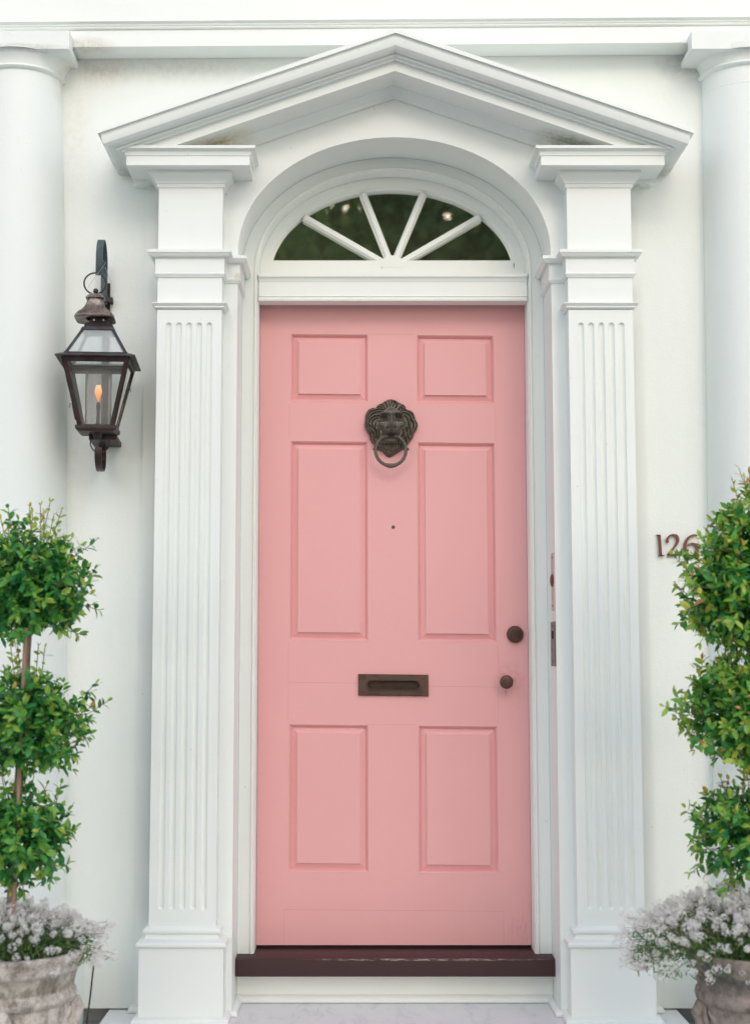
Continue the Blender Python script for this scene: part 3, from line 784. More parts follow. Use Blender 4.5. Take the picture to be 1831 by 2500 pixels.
# ---- lion knocker: sculpted relief
def lion():
    K = 8.26
    OUT = [(790,275),(880,300),(960,350),(1050,390),(1085,450),(1100,500),(1180,510),(1250,570),(1275,650),(1275,690),(1320,760),(1330,830),(1300,920),(1250,990),(1225,1080),(1190,1130),(1130,1190),(1105,1240),(1110,1265),(1155,1300),(1125,1330),(1060,1310),(1000,1330),(900,1390),(840,1430),(790,1465),(740,1478),(690,1455),(640,1400),(590,1350),(520,1330),(470,1320),(425,1325),(400,1305),(430,1280),(440,1225),(390,1180),(350,1110),(340,1040),(290,960),(245,870),(235,800),(250,700),(255,620),(280,550),(330,480),(400,460),(470,460),(500,410),(560,370),(620,350),(660,310),(720,285)]
    P = np.array(OUT, float)
    st = 7.0
    xs = np.arange(225, 1345, st); ys = np.arange(265, 1490, st)
    X, Y = np.meshgrid(xs, ys)
    def segd(X, Y, a, b):
        d = np.array(b, float) - a; l2 = (d ** 2).sum() + 1e-9
        t = np.clip(((X - a[0]) * d[0] + (Y - a[1]) * d[1]) / l2, 0, 1)
        return np.hypot(X - a[0] - t * d[0], Y - a[1] - t * d[1])
    inside = np.zeros_like(X, bool); dist = np.full_like(X, 1e9)
    for i in range(len(P)):
        a, b = P[i], P[(i + 1) % len(P)]
        dist = np.minimum(dist, segd(X, Y, a, b))
        c = ((a[1] > Y) != (b[1] > Y)) & (X < (b[0] - a[0]) * (Y - a[1]) / (b[1] - a[1] + 1e-12) + a[0])
        inside ^= c
    sdist = np.where(inside, dist, -dist)
    h = .012 * np.sqrt(np.clip(sdist / 55, 0, 1)) + .004 * np.clip(sdist / 200, 0, 1)
    def G(cx, cy, sx, sy, a):
        nonlocal h; h = h + a * np.exp(-((X - cx) / sx) ** 2 - ((Y - cy) / sy) ** 2)
    G(790, 830, 290, 360, .017); G(785, 960, 150, 130, .016); G(785, 880, 85, 55, .009); G(790, 770, 55, 130, .007)
    for s in (-1, 1):
        cx = 785
        G(cx + s * 225, 840, 95, 85, .009); G(cx + s * 140, 610, 95, 38, .015); G(cx + s * 150, 712, 62, 40, -.021)
        G(cx + s * 155, 718, 27, 24, .014); G(cx + s * 155, 718, 9, 9, -.004); G(cx + s * 165, 770, 80, 16, .004); G(cx + s * 72, 918, 22, 14, -.009)
        G(cx + s * 105, 985, 70, 55, .006); G(cx + s * 200, 940, 40, 60, -.006); G(cx + s * 60, 660, 18, 50, -.004)
    G(790, 520, 170, 55, .005); G(785, 640, 10, 40, -.004); G(778, 1000, 8, 40, -.005); G(780, 1056, 75, 22, -.017); G(770, 1108, 115, 24, .008); G(775, 1175, 100, 45, .007)
    G(785, 1235, 140, 25, -.008)
    def stroke(pts, a, w):
        nonlocal h
        pts = np.array(pts, float)
        # smooth
        q = []
        for i in range(len(pts) - 1):
            p0, p1, p2, p3 = pts[max(i - 1, 0)], pts[i], pts[i + 1], pts[min(i + 2, len(pts) - 1)]
            for t in (0, .25, .5, .75): q.append(.5 * ((2 * p1) + (-p0 + p2) * t + (2 * p0 - 5 * p1 + 4 * p2 - p3) * t * t + (-p0 + 3 * p1 - 3 * p2 + p3) * t ** 3))
        q.append(pts[-1]); d = np.full_like(X, 1e9)
        for i in range(len(q) - 1): d = np.minimum(d, segd(X, Y, q[i], q[i + 1]))
        h = h + a * np.exp(-(d / w) ** 2)
    left = [[(640,530),(540,500),(440,520),(350,560),(300,640)], [(610,560),(500,560),(400,600),(330,690)], [(600,470),(500,450),(410,480),(330,530)],
            [(540,640),(440,650),(350,720),(320,820)], [(500,690),(430,720),(400,800),(420,880),(480,930)], [(290,660),(280,760),(300,860),(370,940),(430,1010)],
            [(470,800),(450,900),(490,990),(470,1080)], [(350,830),(360,920),(430,1000),(420,1100),(460,1190)], [(520,920),(540,1010),(520,1100),(540,1200)],
            [(660,500),(620,430),(560,400),(510,430)], [(700,470),(690,400),(650,350),(600,370)], [(270,760),(270,850),(330,950),(370,1050)]]
    right = [[(930,520),(990,440),(1040,430),(1070,470)], [(880,470),(900,400),(870,350),(820,330)], [(960,560),(1040,520),(1130,540),(1210,600),(1240,680)], [(1000,590),(1080,580),(1160,640),(1190,740)],
             [(1050,640),(1110,700),(1130,800),(1110,900)], [(1180,700),(1230,760),(1240,850),(1200,930),(1190,1020)], [(1100,720),(1150,840),(1170,940),(1130,1040),(1160,1110)],
             [(1080,880),(1110,980),(1080,1080),(1100,1170)], [(1270,720),(1300,810),(1270,900),(1230,970)], [(1040,980),(1050,1080),(1020,1160),(1040,1230)], [(1000,480),(1090,500),(1160,520),(1220,570)], [(1020,930),(1000,1030),(980,1110),(1000,1200)]]
    for s in left + right: stroke(s, .0085, 17)
    for x0 in range(560, 1030, 52):
        stroke([(x0, 1210), (x0 + (785 - x0) * .12 + 8, 1290), (x0 + (785 - x0) * .35, 1370 - abs(x0 - 785) * .25)], .006, 14)
    stroke([(790, 300), (790, 360), (785, 420)], .005, 22); stroke([(730, 320), (745, 390), (760, 450)], .005, 16); stroke([(850, 330), (835, 390), (815, 450)], .005, 16)
    h = h * 1.3
    h = np.where(sdist > 0, h * np.clip(sdist / 14, 0.15, 1), 0)
    # ids
    keep = sdist > -st * .75
    x0w, z0w = U(860 + 785 / K, 940 + 850 / K, 0)
    sc = 1 / K / 714.0
    idx = -np.ones(X.shape, int); vs = []
    # snap outside verts towards outline
    for i in range(X.shape[0]):
        for j in range(X.shape[1]):
            if keep[i, j]:
                idx[i, j] = len(vs); vs.append((x0w + (X[i, j] - 785) * sc, -float(h[i, j]), z0w - (Y[i, j] - 850) * sc))
    fs_ = []
    for i in range(X.shape[0] - 1):
        for j in range(X.shape[1] - 1):
            q = [idx[i, j], idx[i, j + 1], idx[i + 1, j + 1], idx[i + 1, j]]
            if min(q) >= 0: fs_.append(q)
    mb = MB(); mb.add(vs, fs_)
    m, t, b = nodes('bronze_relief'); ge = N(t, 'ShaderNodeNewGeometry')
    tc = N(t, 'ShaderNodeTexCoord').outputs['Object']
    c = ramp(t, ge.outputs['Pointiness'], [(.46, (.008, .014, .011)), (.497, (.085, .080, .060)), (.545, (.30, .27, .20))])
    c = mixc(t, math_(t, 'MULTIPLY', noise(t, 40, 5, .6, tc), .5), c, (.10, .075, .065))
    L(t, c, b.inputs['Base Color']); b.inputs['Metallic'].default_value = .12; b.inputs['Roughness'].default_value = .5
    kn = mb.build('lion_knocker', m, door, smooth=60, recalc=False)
    # ring
    r = MB(); cxr = x0w + (768 - 785) * sc; czr = z0w - (1365 - 850) * sc
    a, bz = 305 * sc, 318 * sc
    pts, rs_ = [], []
    for k in range(0, 61):
        an = rad(118) + rad(304) * k / 60
        # start upper-left, pass bottom, end upper-right
        x = a * math.cos(an); z = bz * math.sin(an)
        yy = -.036 - .006 * (1 - (z / bz)) * .5
        pts.append((cxr + x, yy - .008, czr + z))
        bot = math.exp(-((an - rad(270)) / .28) ** 2); rs_.append(34 * sc * (1 + .45 * bot))
    r.tube(pts, rs_, 12)
    r.build('knocker_ring', M['bronze'], door, smooth=60)
lion()

# ---- house number 126, raised copper numerals on the wall
def numeral(strokes, ox, oz, sc, name='numeral', y=HW - .012):
    mb = MB()
    for pts in strokes:          # (x, y, width), metres via sc, y down
        q = []
        n = len(pts)
        for i in range(n - 1):
            p = [np.array(pts[k], float) for k in (max(i - 1, 0), i, i + 1, min(i + 2, n - 1))]
            for t in np.linspace(0, 1, 6)[:-1]:
                q.append(.5 * ((2 * p[1]) + (-p[0] + p[2]) * t + (2 * p[0] - 5 * p[1] + 4 * p[2] - p[3]) * t * t + (-p[0] + 3 * p[1] - 3 * p[2] + p[3]) * t ** 3) if n > 2 else p[1] + (p[2] - p[1]) * t)
        q.append(np.array(pts[-1], float)); rows = []
        for i, c in enumerate(q):
            d = q[min(i + 1, len(q) - 1)][:2] - q[max(i - 1, 0)][:2]; d = d / (np.hypot(*d) + 1e-9); e = np.array((-d[1], d[0])) * c[2] / 2
            A, B = c[:2] + e, c[:2] - e
            rows.append([(ox + A[0] * sc, y, oz - A[1] * sc), (ox + B[0] * sc, y, oz - B[1] * sc), (ox + B[0] * sc, y + .009, oz - B[1] * sc), (ox + A[0] * sc, y + .009, oz - A[1] * sc)])
        mb.grid(rows, closed=True, cap=True)
    return mb
sc = 1 / (3.223 * 745)
ox, oz = U(1531 + 232 / 3.223, 1130 + 562 / 3.223, HW - .012)
hn = numeral([[(20, 6, 18), (22, 60, 19), (25, 120, 20), (27, 168, 21)], [(-2, 3, 4), (10, 7, 9), (24, 10, 14)], [(8, 168, 7), (28, 167, 9), (54, 169, 7)]], ox, oz, sc).build('house_number', M['number'], house, smooth=40)
numeral([[(84, 66, 22), (80, 48, 19), (88, 26, 13), (106, 9, 11), (130, 4, 13), (154, 13, 20), (164, 38, 23), (158, 66, 20), (138, 98, 14), (112, 130, 11), (80, 160, 9)], [(78, 163, 8), (100, 161, 16), (130, 163, 18), (158, 163, 14), (172, 148, 8), (178, 138, 4)]], ox, oz, sc).build('numeral', M['number'], hn, smooth=40)
numeral([[(318, 10, 7), (300, 5, 11), (270, 12, 13), (238, 38, 17), (221, 78, 22), (220, 118, 22), (236, 152, 17), (266, 167, 12), (298, 158, 17), (314, 126, 22), (310, 94, 20), (290, 74, 14), (262, 74, 10), (238, 90, 8)]], ox, oz, sc).build('numeral', M['number'], hn, smooth=40)

# ---- strike plates on the right reveal
def plate(z0, z1, y0, y1, mat, latch):
    X = XC + A0
    m = MB(); m.box(X - .0035, X - .0005, y0, y1, z0, z1)
    o = m.build('strike_plate', mat, house)
    for zz in (z1 - .014, z0 + .014):
        s = MB(); s.lathe(0, 0, [(0, .0022), (.0035, .0018), (.0045, 0)], 10); s.fn(lambda x, y, z: (X - .0034 - z, (y0 + y1) / 2 + x, zz + y)); s.build('screw', M['steel'] if not latch else M['rusty'], o)
    if latch:
        c = (z0 + z1) / 2 + .004; k = MB(); rows = []
        for th_ in range(0, 13):
            a = math.pi * th_ / 12; rr_ = math.sin(a)
            rows.append([(X - .0035 - .008 * math.sin(b) * rr_ if True else 0, (y0 + y1) / 2 + .030 * rr_ * math.cos(b), c + .022 * math.cos(a)) for b in [math.pi * q / 8 for q in range(9)]])
        k.grid(rows); k.build('latch_boss', M['number'], o, smooth=60)
    else:
        k = MB(); k.box(X - .0045, X - .0034, (y0 + y1) / 2 - .02, (y0 + y1) / 2 + .02, z1 - .055, z1 - .030); k.build('keeper_hole', M['black'], o)
plate(Zp(1490, -.24), Zp(1351, -.24), -.284, -.215, M['pinkmetal'], True)
plate(Zp(1626, -.24), Zp(1518, -.24), -.287, -.185, M['steel'], False)

# ================================================================== LANTERN
def lantern():
    cx = U(232, 868, -.40)[0] + .0145; BX = -.0145; zb = Zp(868, -.51)
    LO = Vector((cx, -.40, zb)); RZ = rad(4)
    o = thing('gas_lantern', 'copper gas lantern with a lit flame hanging on the white wall beside the left column', 'lantern', LO, RZ)
    HB = .2
    def sq(w, z, ox=0, oy=0): return [(-w + ox, -w + oy, z), (w + ox, -w + oy, z), (w + ox, w + oy, z), (-w + ox, w + oy, z)]
    def frust(levels): 
        m = MB(); m.grid([sq(w, z) for w, z in levels], closed=True); return m
    # brim
    m = MB(); m.grid([sq(.1235, -.002), sq(.1235, .0015), sq(.104, .010), sq(.100, .010), sq(.100, -.002), sq(.1235, -.002)], closed=True)
    brim = m.build('brim', M['copper_dark'], o)
    HG = .214
    WT, WBm = .106, .058
    # body frame: four corner posts of angle, top and bottom rails
    body = MB()
    pw_ = .0078
    for sx in (-1, 1):
        for sy in (-1, 1):
            for (ax, ay) in ((1, 0), (0, 1)):
                rows = []
                for w_, z in ((WT, -.003), (WBm, -HG)):
                    x0, y0 = sx * w_, sy * w_
                    if ax: rows.append([(x0, y0, z), (x0 - sx * pw_ * 2, y0, z), (x0 - sx * pw_ * 2, y0 - sy * .003, z), (x0, y0 - sy * .003, z)])
                    else: rows.append([(x0, y0, z), (x0, y0 - sy * pw_ * 2 * .7, z), (x0 - sx * .003, y0 - sy * pw_ * 1.4, z), (x0 - sx * .003, y0, z)])
                body.grid(rows, closed=True, cap=True)
    f = .018
    for k in range(4):
        R_ = Matrix.Rotation(math.pi / 2 * k, 3, 'Z')
        vs = []
        for (w_, z) in ((WT + .0005, -.002), (WT - .0035, -f)):
            for yy in (0, .003): vs.append((w_, z, yy))
        def bar(za, wa, zb_, wb_):
            P = [(-wa, -wa - .0006, za), (wa, -wa - .0006, za), (wb_, -wb_ - .0006, zb_), (-wb_, -wb_ - .0006, zb_), (-wa, -wa + .003, za), (wa, -wa + .003, za), (wb_, -wb_ + .003, zb_), (-wb_, -wb_ + .003, zb_)]
            P = [tuple(R_ @ Vector(p)) for p in P]
            body.add(P, [(0, 1, 2, 3), (7, 6, 5, 4), (0, 4, 5, 1), (3, 2, 6, 7), (0, 3, 7, 4), (1, 5, 6, 2)])
        wz = lambda z: WT + (WBm - WT) * (-z / HG)
        bar(-.002, wz(-.002), -.017, wz(-.017)); bar(-HG + .006, wz(-HG + .006), -HG, wz(-HG))
    fr = body.build('lantern_frame', M['copper'], o)
    # side glass
    g = MB()
    for k in range(4):
        R_ = Matrix.Rotation(math.pi / 2 * k, 3, 'Z')
        P = [(-wz(-.01), -wz(-.01) + .005, -.01), (wz(-.01), -wz(-.01) + .005, -.01), (wz(-HG), -wz(-HG) + .005, -HG), (-wz(-HG), -wz(-HG) + .005, -HG)]
        P = [tuple(R_ @ Vector(p)) for p in P]
        gg = MB().add(P, [(0, 1, 2, 3)]); gg.build('glass_pane', M['lampglass'], fr, smooth=0)
    # sloping upper glazing
    HT = .105; WU = .048
    up = MB()
    wu = lambda z: .100 + (WU - .100) * (z - .008) / (HT - .008)
    for sx in (-1, 1):
        for sy in (-1, 1):
            rows = []
            for z in (.008, HT):
                w_ = wu(z); a = .0050
                rows.append([(sx * w_, sy * w_, z), (sx * (w_ - 2 * a), sy * w_, z), (sx * (w_ - 2 * a), sy * (w_ - .003), z), (sx * (w_ - .003), sy * (w_ - .003), z), (sx * (w_ - .003), sy * (w_ - 1.6 * a), z), (sx * w_, sy * (w_ - 1.6 * a), z)])
            up.grid(rows, closed=True, cap=True)
    up.grid([sq(.101, .009), sq(.0975, .015), sq(.0945, .015), sq(.098, .009)], closed=True)
    up.grid([sq(wu(HT - .009) + .001, HT - .009), sq(WU + .0015, HT), sq(WU - .004, HT), sq(wu(HT - .009) - .004, HT - .009)], closed=True)
    ur = up.build('roof_frame', M['copper_dark'], o)
    for k in range(4):
        R_ = Matrix.Rotation(math.pi / 2 * k, 3, 'Z')
        P = [(-.096, -.096 + .002, .01), (.096, -.096 + .002, .01), (WU, -WU + .004, HT), (-WU, -WU + .004, HT)]
        MB().add([tuple(R_ @ Vector(p)) for p in P], [(0, 1, 2, 3)]).build('glass_pane', M['roofglass'], ur, smooth=0)
    # collar, vent, bell cap (square plan, rounded corners), little brim, finial
    def rsq(w, z, e=4.5, n=32):
        P = []
        for k in range(n):
            a = 2 * math.pi * k / n + math.pi / 4; c, s_ = math.cos(a), math.sin(a)
            P.append((w * math.copysign(abs(c) ** (2 / e), c), w * math.copysign(abs(s_) ** (2 / e), s_), z))
        return P
    c = MB(); c.grid([rsq(w, z, 8) for w, z in ((.049, HT - .001), (.049, HT + .002), (.045, HT + .004), (.046, HT + .009), (.041, HT + .016), (.030, HT + .018), (.0, HT + .018))], closed=True)
    c.build('collar', M['copper_dark'], o, smooth=40)
    vz = HT + .017
    v = MB(); v.grid([rsq(.030, z, 10) for z in (vz, vz + .027)], closed=True)
    vo = v.build('vent', M['copper'], o, smooth=40)
    for i, dx in enumerate((-.015, 0, .015)):
        hh = MB(); hh.lathe(0, 0, [(0, 0), (.0032, 0)], 10); hh.fn(lambda x, y, z: (dx + x, -.0305, vz + (.010 if dx else .016) + y)); hh.build('vent_hole', M['wall'] if dx else M['black'], vo, smooth=0)
    cz = vz + .022
    b = MB(); pr = [(.028, -.002), (.055, -.004), (.062, -.006), (.0635, -.003), (.061, .004), (.054, .013), (.043, .022), (.033, .034), (.027, .048), (.0225, .063), (.0215, .068)]
    b.grid([rsq(w, cz + z, 5.5) for w, z in pr], closed=True)
    b.build('bell_cap', M['copper_bell'], o, smooth=60).location.x = BX
    tz = cz + .066
    b = MB(); b.grid([rsq(w, tz + z, 6) for w, z in ((.020, .0), (.030, -.003), (.030, -.001), (.022, .008), (.016, .012), (.010, .013), (0, .014))], closed=True)
    b.build('cap_brim', M['copper_bell'], o, smooth=40).location.x = BX
    b = MB(); b.lathe(0, 0, [(.004, tz + .012), (.004, tz + .016)] + [(.0085 * math.sin(a), tz + .0235 - .0085 * math.cos(a)) for a in np.linspace(.5, math.pi, 8)], 16)
    b.build('finial', M['copper_dark'], o, smooth=60).location.x = BX
    # hanging ring
    rzc = tz + .048
    MB().ring((-.003, 0, rzc), .0345, .0026, 'Y', 40, 8).build('hanging_ring', M['copper'], o, smooth=60).location.x = BX
    # bracket: flat strap, in the lantern's frame but leaning back to the wall
    wall_y = .19 - .004
    dx_w = .004                 # where the strap meets the wall
    def strap(pts, w, t, name, mat, x0=0):
        mb = MB(); rows = []; pts = [Vector(p) for p in pts]
        for i, p in enumerate(pts):
            d = (pts[min(i + 1, len(pts) - 1)] - pts[max(i - 1, 0)]).normalized()
            nrm = Vector((0, -d.z, d.y)).normalized()
            e = Vector((1, 0, 0))
            rows.append([tuple(p + e * w / 2 + nrm * t / 2), tuple(p - e * w / 2 + nrm * t / 2), tuple(p - e * w / 2 - nrm * t / 2), tuple(p + e * w / 2 - nrm * t / 2)])
        mb.grid(rows, closed=True, cap=True); return mb.build(name, mat, o, smooth=50)
    top = Zp(582, -.36) - zb
    ring_top = rzc + .030
    R1 = .078; yc = -.004 + R1
    pts = [(.010, -.004, ring_top - .004), (.010, -.006, ring_top + .03)]
    zc = top - R1 * 1.05
    for k in range(0, 13):
        a = math.pi - math.pi * k / 12
        pts.append((.010, yc + (R1 + .002) * math.cos(a), zc + R1 * 1.05 * math.sin(a)))
    pts.append((.010, yc + R1 + .004, zc - .05)); pts.append((.010, yc + R1 + .006, ring_top - .06))
    strap(pts, .022, .004, 'hook_bracket', M['copper_green']).location.x = BX
    bt = -HG - .008
    back = [(.010, wall_y - .006, zc - .03), (.010, wall_y - .002, zc - .12), (.010, wall_y, .0), (.010, wall_y, bt - .03)]
    strap(back, .024, .005, 'wall_strap', M['copper']).location.x = BX * .6
    MB().box(-.004, .024, yc + R1 - .002, wall_y, zc - .10, zc - .085).build('strap_stay', M['copper'], o)
    # bottom tray
    t_ = MB(); t_.grid([sq(WBm + .004, -HG + .004), sq(WBm + .0065, -HG + .002), sq(WBm + .0065, -HG - .007), sq(WBm - .004, -HG - .015), sq(.0, -HG - .015)], closed=True); t_.grid([sq(WBm + .004, -HG + .003), sq(0, -HG + .002)], closed=True)
    tr = t_.build('tray', M['copper'], o)
    ly = -HG - .015
    MB().box(-.030, .058, .02, wall_y, ly - .016, ly - .001).build('bracket_arm', M['copper'], o)
    MB().lathe(0, 0, [(.0, ly - .022), (.010, ly - .020), (.014, ly - .010), (.018, ly)], 16).build('gas_fitting', M['copper_dark'], o, smooth=50)
    R2y, R2z = .075, .052
    z2 = Zp(1145, -.37) - zb + R2z
    pts = []
    for k in range(0, 25):
        a = rad(75) + rad(290) * k / 24
        pts.append((.008, .075 - R2y * math.sin(a) * 1.0 , z2 + R2z * math.cos(a) ))
    strap(pts, .022, .004, 'scroll_bracket', M['copper']).location.x = -.006
    MB().ring((.004, .03, ly - .026), .030, .002, 'Y', 32, 6).build('wire_loop', M['copper_dark'], o, smooth=60)
    # chimney and burner, flame
    MB().lathe(0, 0, [(.042, -HG + .006), (.042, -.028)], 28).build('glass_chimney', M['chimney'], o, smooth=60)
    bu = MB(); bu.lathe(0, 0, [(.014, -HG + .003), (.012, -HG + .012), (.0055, -HG + .02), (.005, -HG + .060), (.0075, -HG + .068), (.0045, -HG + .085), (.0, -HG + .086)], 14)
    bu.build('burner', M['copper_dark'], o, smooth=50)
    fz = -HG + .088
    fl = MB(); rows = []
    H = .050
    for k in range(0, 15):
        f_ = k / 14; w_ = .0022 + .0088 * math.sin(min(1, f_ * 1.05) ** 1.5 * math.pi * .85) * (1 - .15 * f_); w_ *= (1 if f_ < .93 else .8)
        rows.append([(w_ * math.cos(a) * 1.15, w_ * .5 * math.sin(a), H * f_ + (.010 * (abs(math.cos(a)) - .5) if f_ > .9 else 0)) for a in [2 * math.pi * j / 16 for j in range(16)]])
    fl.grid(rows, closed=True, cap=True)
    fo = fl.build('flame', M['flame'], o, smooth=60); fo.location = (.0, -.005, fz)
    # latches on the sides
    for (sx, z_, up_) in ((-1, -.065, 0), (-1, -.165, 1), (1, -.105, 1)):
        w_ = wz(z_) + .004; yq = -.03 if sx < 0 else .01
        la = MB(); la.tube([(sx * (w_ + .004), yq, z_ + .02), (sx * w_, yq, z_), (sx * (w_ - .006), yq, z_ - .025)], .0022, 6)
        if up_: la.tube([(sx * (w_ + .003), yq, z_ + .015), (sx * (w_ + .006), yq, z_ + .026), (sx * (w_ + .012), yq, z_ + .026), (sx * (w_ + .014), yq, z_ + .012)], .0012, 6)
        la.build('latch', M['copper'], o, smooth=60)
    # stray thin wires tied round ring and hook
    w = MB()
    w.tube([(.006, -.01, ring_top - .002), (.030, -.008, ring_top + .035), (.022, .0, ring_top + .045), (.004, .0, ring_top + .042)], .0007, 5)
    w.tube([(.012, -.006, ring_top + .018), (.030, -.006, ring_top + .020), (.042, -.004, ring_top - .01), (.050, -.002, ring_top - .027), (.038, -.002, ring_top - .03)], .0007, 5)
    w.tube([(.006, -.008, ring_top), (-.012, -.006, ring_top - .025), (-.024, -.004, ring_top - .045)], .0007, 5)
    w.build('tie_wire', M['wire'], o, smooth=60).location.x = BX
    return o
lantern()

# ================================================================== POTS
def pot(name, label, cx, cy, zr, R, mat, floor_z=-.042):
    o = thing(name, label, 'flower pot', (cx, cy, floor_z))
    H = zr - floor_z
    def r(f): return f * R
    pr = [(0, .0), (.62 * R, 0), (.64 * R, .02), (.60 * R, .035), (.50 * R, .05), (.55 * R, .075), (.66 * R, .11), (.76 * R, .15), (.79 * R, H - .155), (.80 * R, H - .137), (.86 * R, H - .130), (.875 * R, H - .118), (.86 * R, H - .106), (.83 * R, H - .101), (.832 * R, H - .090),
          (.85 * R, H - .07), (.88 * R, H - .052), (.925 * R, H - .047), (.94 * R, H - .040), (.965 * R, H - .022), (1.0 * R, H - .004), (.995 * R, H), (.93 * R, H + .001), (.90 * R, H - .02), (.88 * R, H - .05)]
    b = MB(); n = 96; rows = []
    for rr_, z in pr:
        row = []
        for k in range(n):
            a = 2 * math.pi * k / n; q = rr_
            if H - .098 < z < H - .05: q += .0022 * math.sin(a * 26) ** 3          # tongue ornament in the frieze
            row.append((q * math.cos(a), q * math.sin(a), z))
        rows.append(row)
    b.grid(rows, closed=True)
    b.build('pot_body', mat, o, smooth=50)
    # draped swags between four grotesque handles
    s = MB()
    angs = [rad(8), rad(98), rad(188), rad(278)]
    for i in range(4):
        a0 = angs[i] + .18; a1 = angs[(i + 1) % 4] + (2 * math.pi if i == 3 else 0) - .18
        for d, rr0 in ((0.0, .0070), (.013, .0048), (.023, .0032)):
            pts = []
            for k in range(17):
                f_ = k / 16; a = a0 + (a1 - a0) * f_; sag = math.sin(math.pi * f_)
                z = H - .152 - (.062 + d) * sag + d * .2
                fz_ = (z - .11) / max(.01, (H - .155) - .11); rad_ = R * (.66 + .13 * min(1, max(0, fz_)) ** .8) + .002
                pts.append((rad_ * math.cos(a), rad_ * math.sin(a), z))
            s.tube(pts, rr0, 8)
    s.build('garland', mat, o, smooth=60)
    for a in angs:
        h_ = MB()
        e = Vector((math.cos(a), math.sin(a), 0))
        rr0 = R * .80
        P = [e * (rr0 - .012) + Vector((0, 0, H - .138)), e * (rr0 + .012) + Vector((0, 0, H - .142)), e * (rr0 + .020) + Vector((0, 0, H - .158)), e * (rr0 + .012) + Vector((0, 0, H - .18)), e * (rr0 + .004) + Vector((0, 0, H - .205)), e * (rr0 - .006) + Vector((0, 0, H - .23)), e * (rr0 - .03) + Vector((0, 0, H - .25))]
        h_.tube(P, [.014, .018, .017, .014, .018, .016, .010], 10)
        t = Vector((-e.y, e.x, 0))
        for sgn in (-1, 1): h_.tube([e * (rr0 + .004) + t * sgn * .014 + Vector((0, 0, H - .145)), e * (rr0 + .006) + t * sgn * .022 + Vector((0, 0, H - .172)), e * (rr0 - .01) + t * sgn * .012 + Vector((0, 0, H - .205))], [.006, .008, .005], 8)
        h_.build('handle', mat, o, smooth=60)
    so = MB(); so.lathe(0, 0, [(0, H - .02), (.5 * R, H - .018), (.9 * R, H - .03)], 32); so.build('soil', M['soil'], o)
    return o
PYL = -1.0
zrL = Zp(2314, PYL); rL = .205
pcx = U(212, 2314, PYL)[0] - rL
prx = U(1862, 2400, PYL)[0]
zrR = Zp(2316, PYL)
M['pot_pale'] = pot_mat('weathered_cast_stone', (.66, .60, .54), (.20, .16, .13), (.20, .18, .12), zrL + .042 - .098, zrL + .042 - .047)
M['pot_brown'] = pot_mat('brown_cast_stone', (.34, .28, .24), (.10, .085, .075), (.10, .10, .09), zrR + .042 - .098, zrR + .042 - .047)

pot('flower_pot', 'pale weathered stone pot with carved swags below the leftmost topiary', pcx, PYL, zrL, rL, M['pot_pale'])
pot('flower_pot', 'dark brown stone pot cut off at the right edge under the overflowing white flowers', prx, PYL, zrR, .205, M['pot_brown'])
bt = MB(); x1, z1 = U(230, 2352, -.62); x0, z0 = U(210, 2520, -.70)
bt.tube([(x1, -.62, z1 + .02), (x1, -.62, z1), ((x0 + x1) / 2 + .001, -.66, (z0 + z1) / 2), (x0, -.70, z0), (x0 - .004, -.73, -.04)], .0026, 8)
tag(bt.build('irrigation_tube', M['tube'], smooth=60), 'thin black tube leaning against the wall right of the pale stone pot', 'tube')

# ================================================================== FOLIAGE
LEAF_V = np.array([(0, 0, 0), (.5, .0, .03), (.78, 0, .0), (1, 0, -.06), (.22, .42, .07), (.62, .46, .08), (.22, -.42, .07), (.62, -.46, .08), (.86, .2, .02), (.86, -.2, .02)], float)
LEAF_F = [(0, 6, 1), (0, 1, 4), (1, 6, 7), (1, 5, 4), (1, 7, 2), (1, 2, 5), (2, 7, 9), (2, 8, 5), (2, 9, 3), (2, 3, 8)]
def leaf_mesh(name, P, D, Nn, Ln, Wd, T, mat, parent, template=(LEAF_V, LEAF_F), smooth=True):
    V, Fc = template
    P, D, Nn, Ln, Wd, T = [np.array(a, float) for a in (P, D, Nn, Ln, Wd, T)]
    D /= np.linalg.norm(D, axis=1)[:, None] + 1e-9
    Sd = np.cross(Nn, D); Sd /= np.linalg.norm(Sd, axis=1)[:, None] + 1e-9
    Up = np.cross(D, Sd)
    n = len(P); k = len(V)
    vv = P[:, None, :] + D[:, None, :] * (V[None, :, 0:1] * Ln[:, None, None]) + Sd[:, None, :] * (V[None, :, 1:2] * Wd[:, None, None]) + Up[:, None, :] * (V[None, :, 2:3] * Ln[:, None, None])
    vv = vv.reshape(-1, 3)
    fc = (np.array([f if len(f) == 3 else f for f in Fc])[None] + (np.arange(n) * k)[:, None, None]).reshape(-1, len(Fc[0]))
    me = bpy.data.meshes.new(name); me.from_pydata(vv.tolist(), [], fc.tolist())
    at = me.attributes.new('tint', 'FLOAT', 'POINT'); at.data.foreach_set('value', np.repeat(np.clip(T, 0, 1), k).astype(np.float32))
    me.materials.append(mat)
    if smooth: me.polygons.foreach_set('use_smooth', [True] * len(me.polygons))
    o = bpy.data.objects.new(name, me); COL.objects.link(o)
    if parent is not None: o.parent = parent
    return o
def rnd_dir():
    v = RNG.normal(size=3); return v / np.linalg.norm(v)

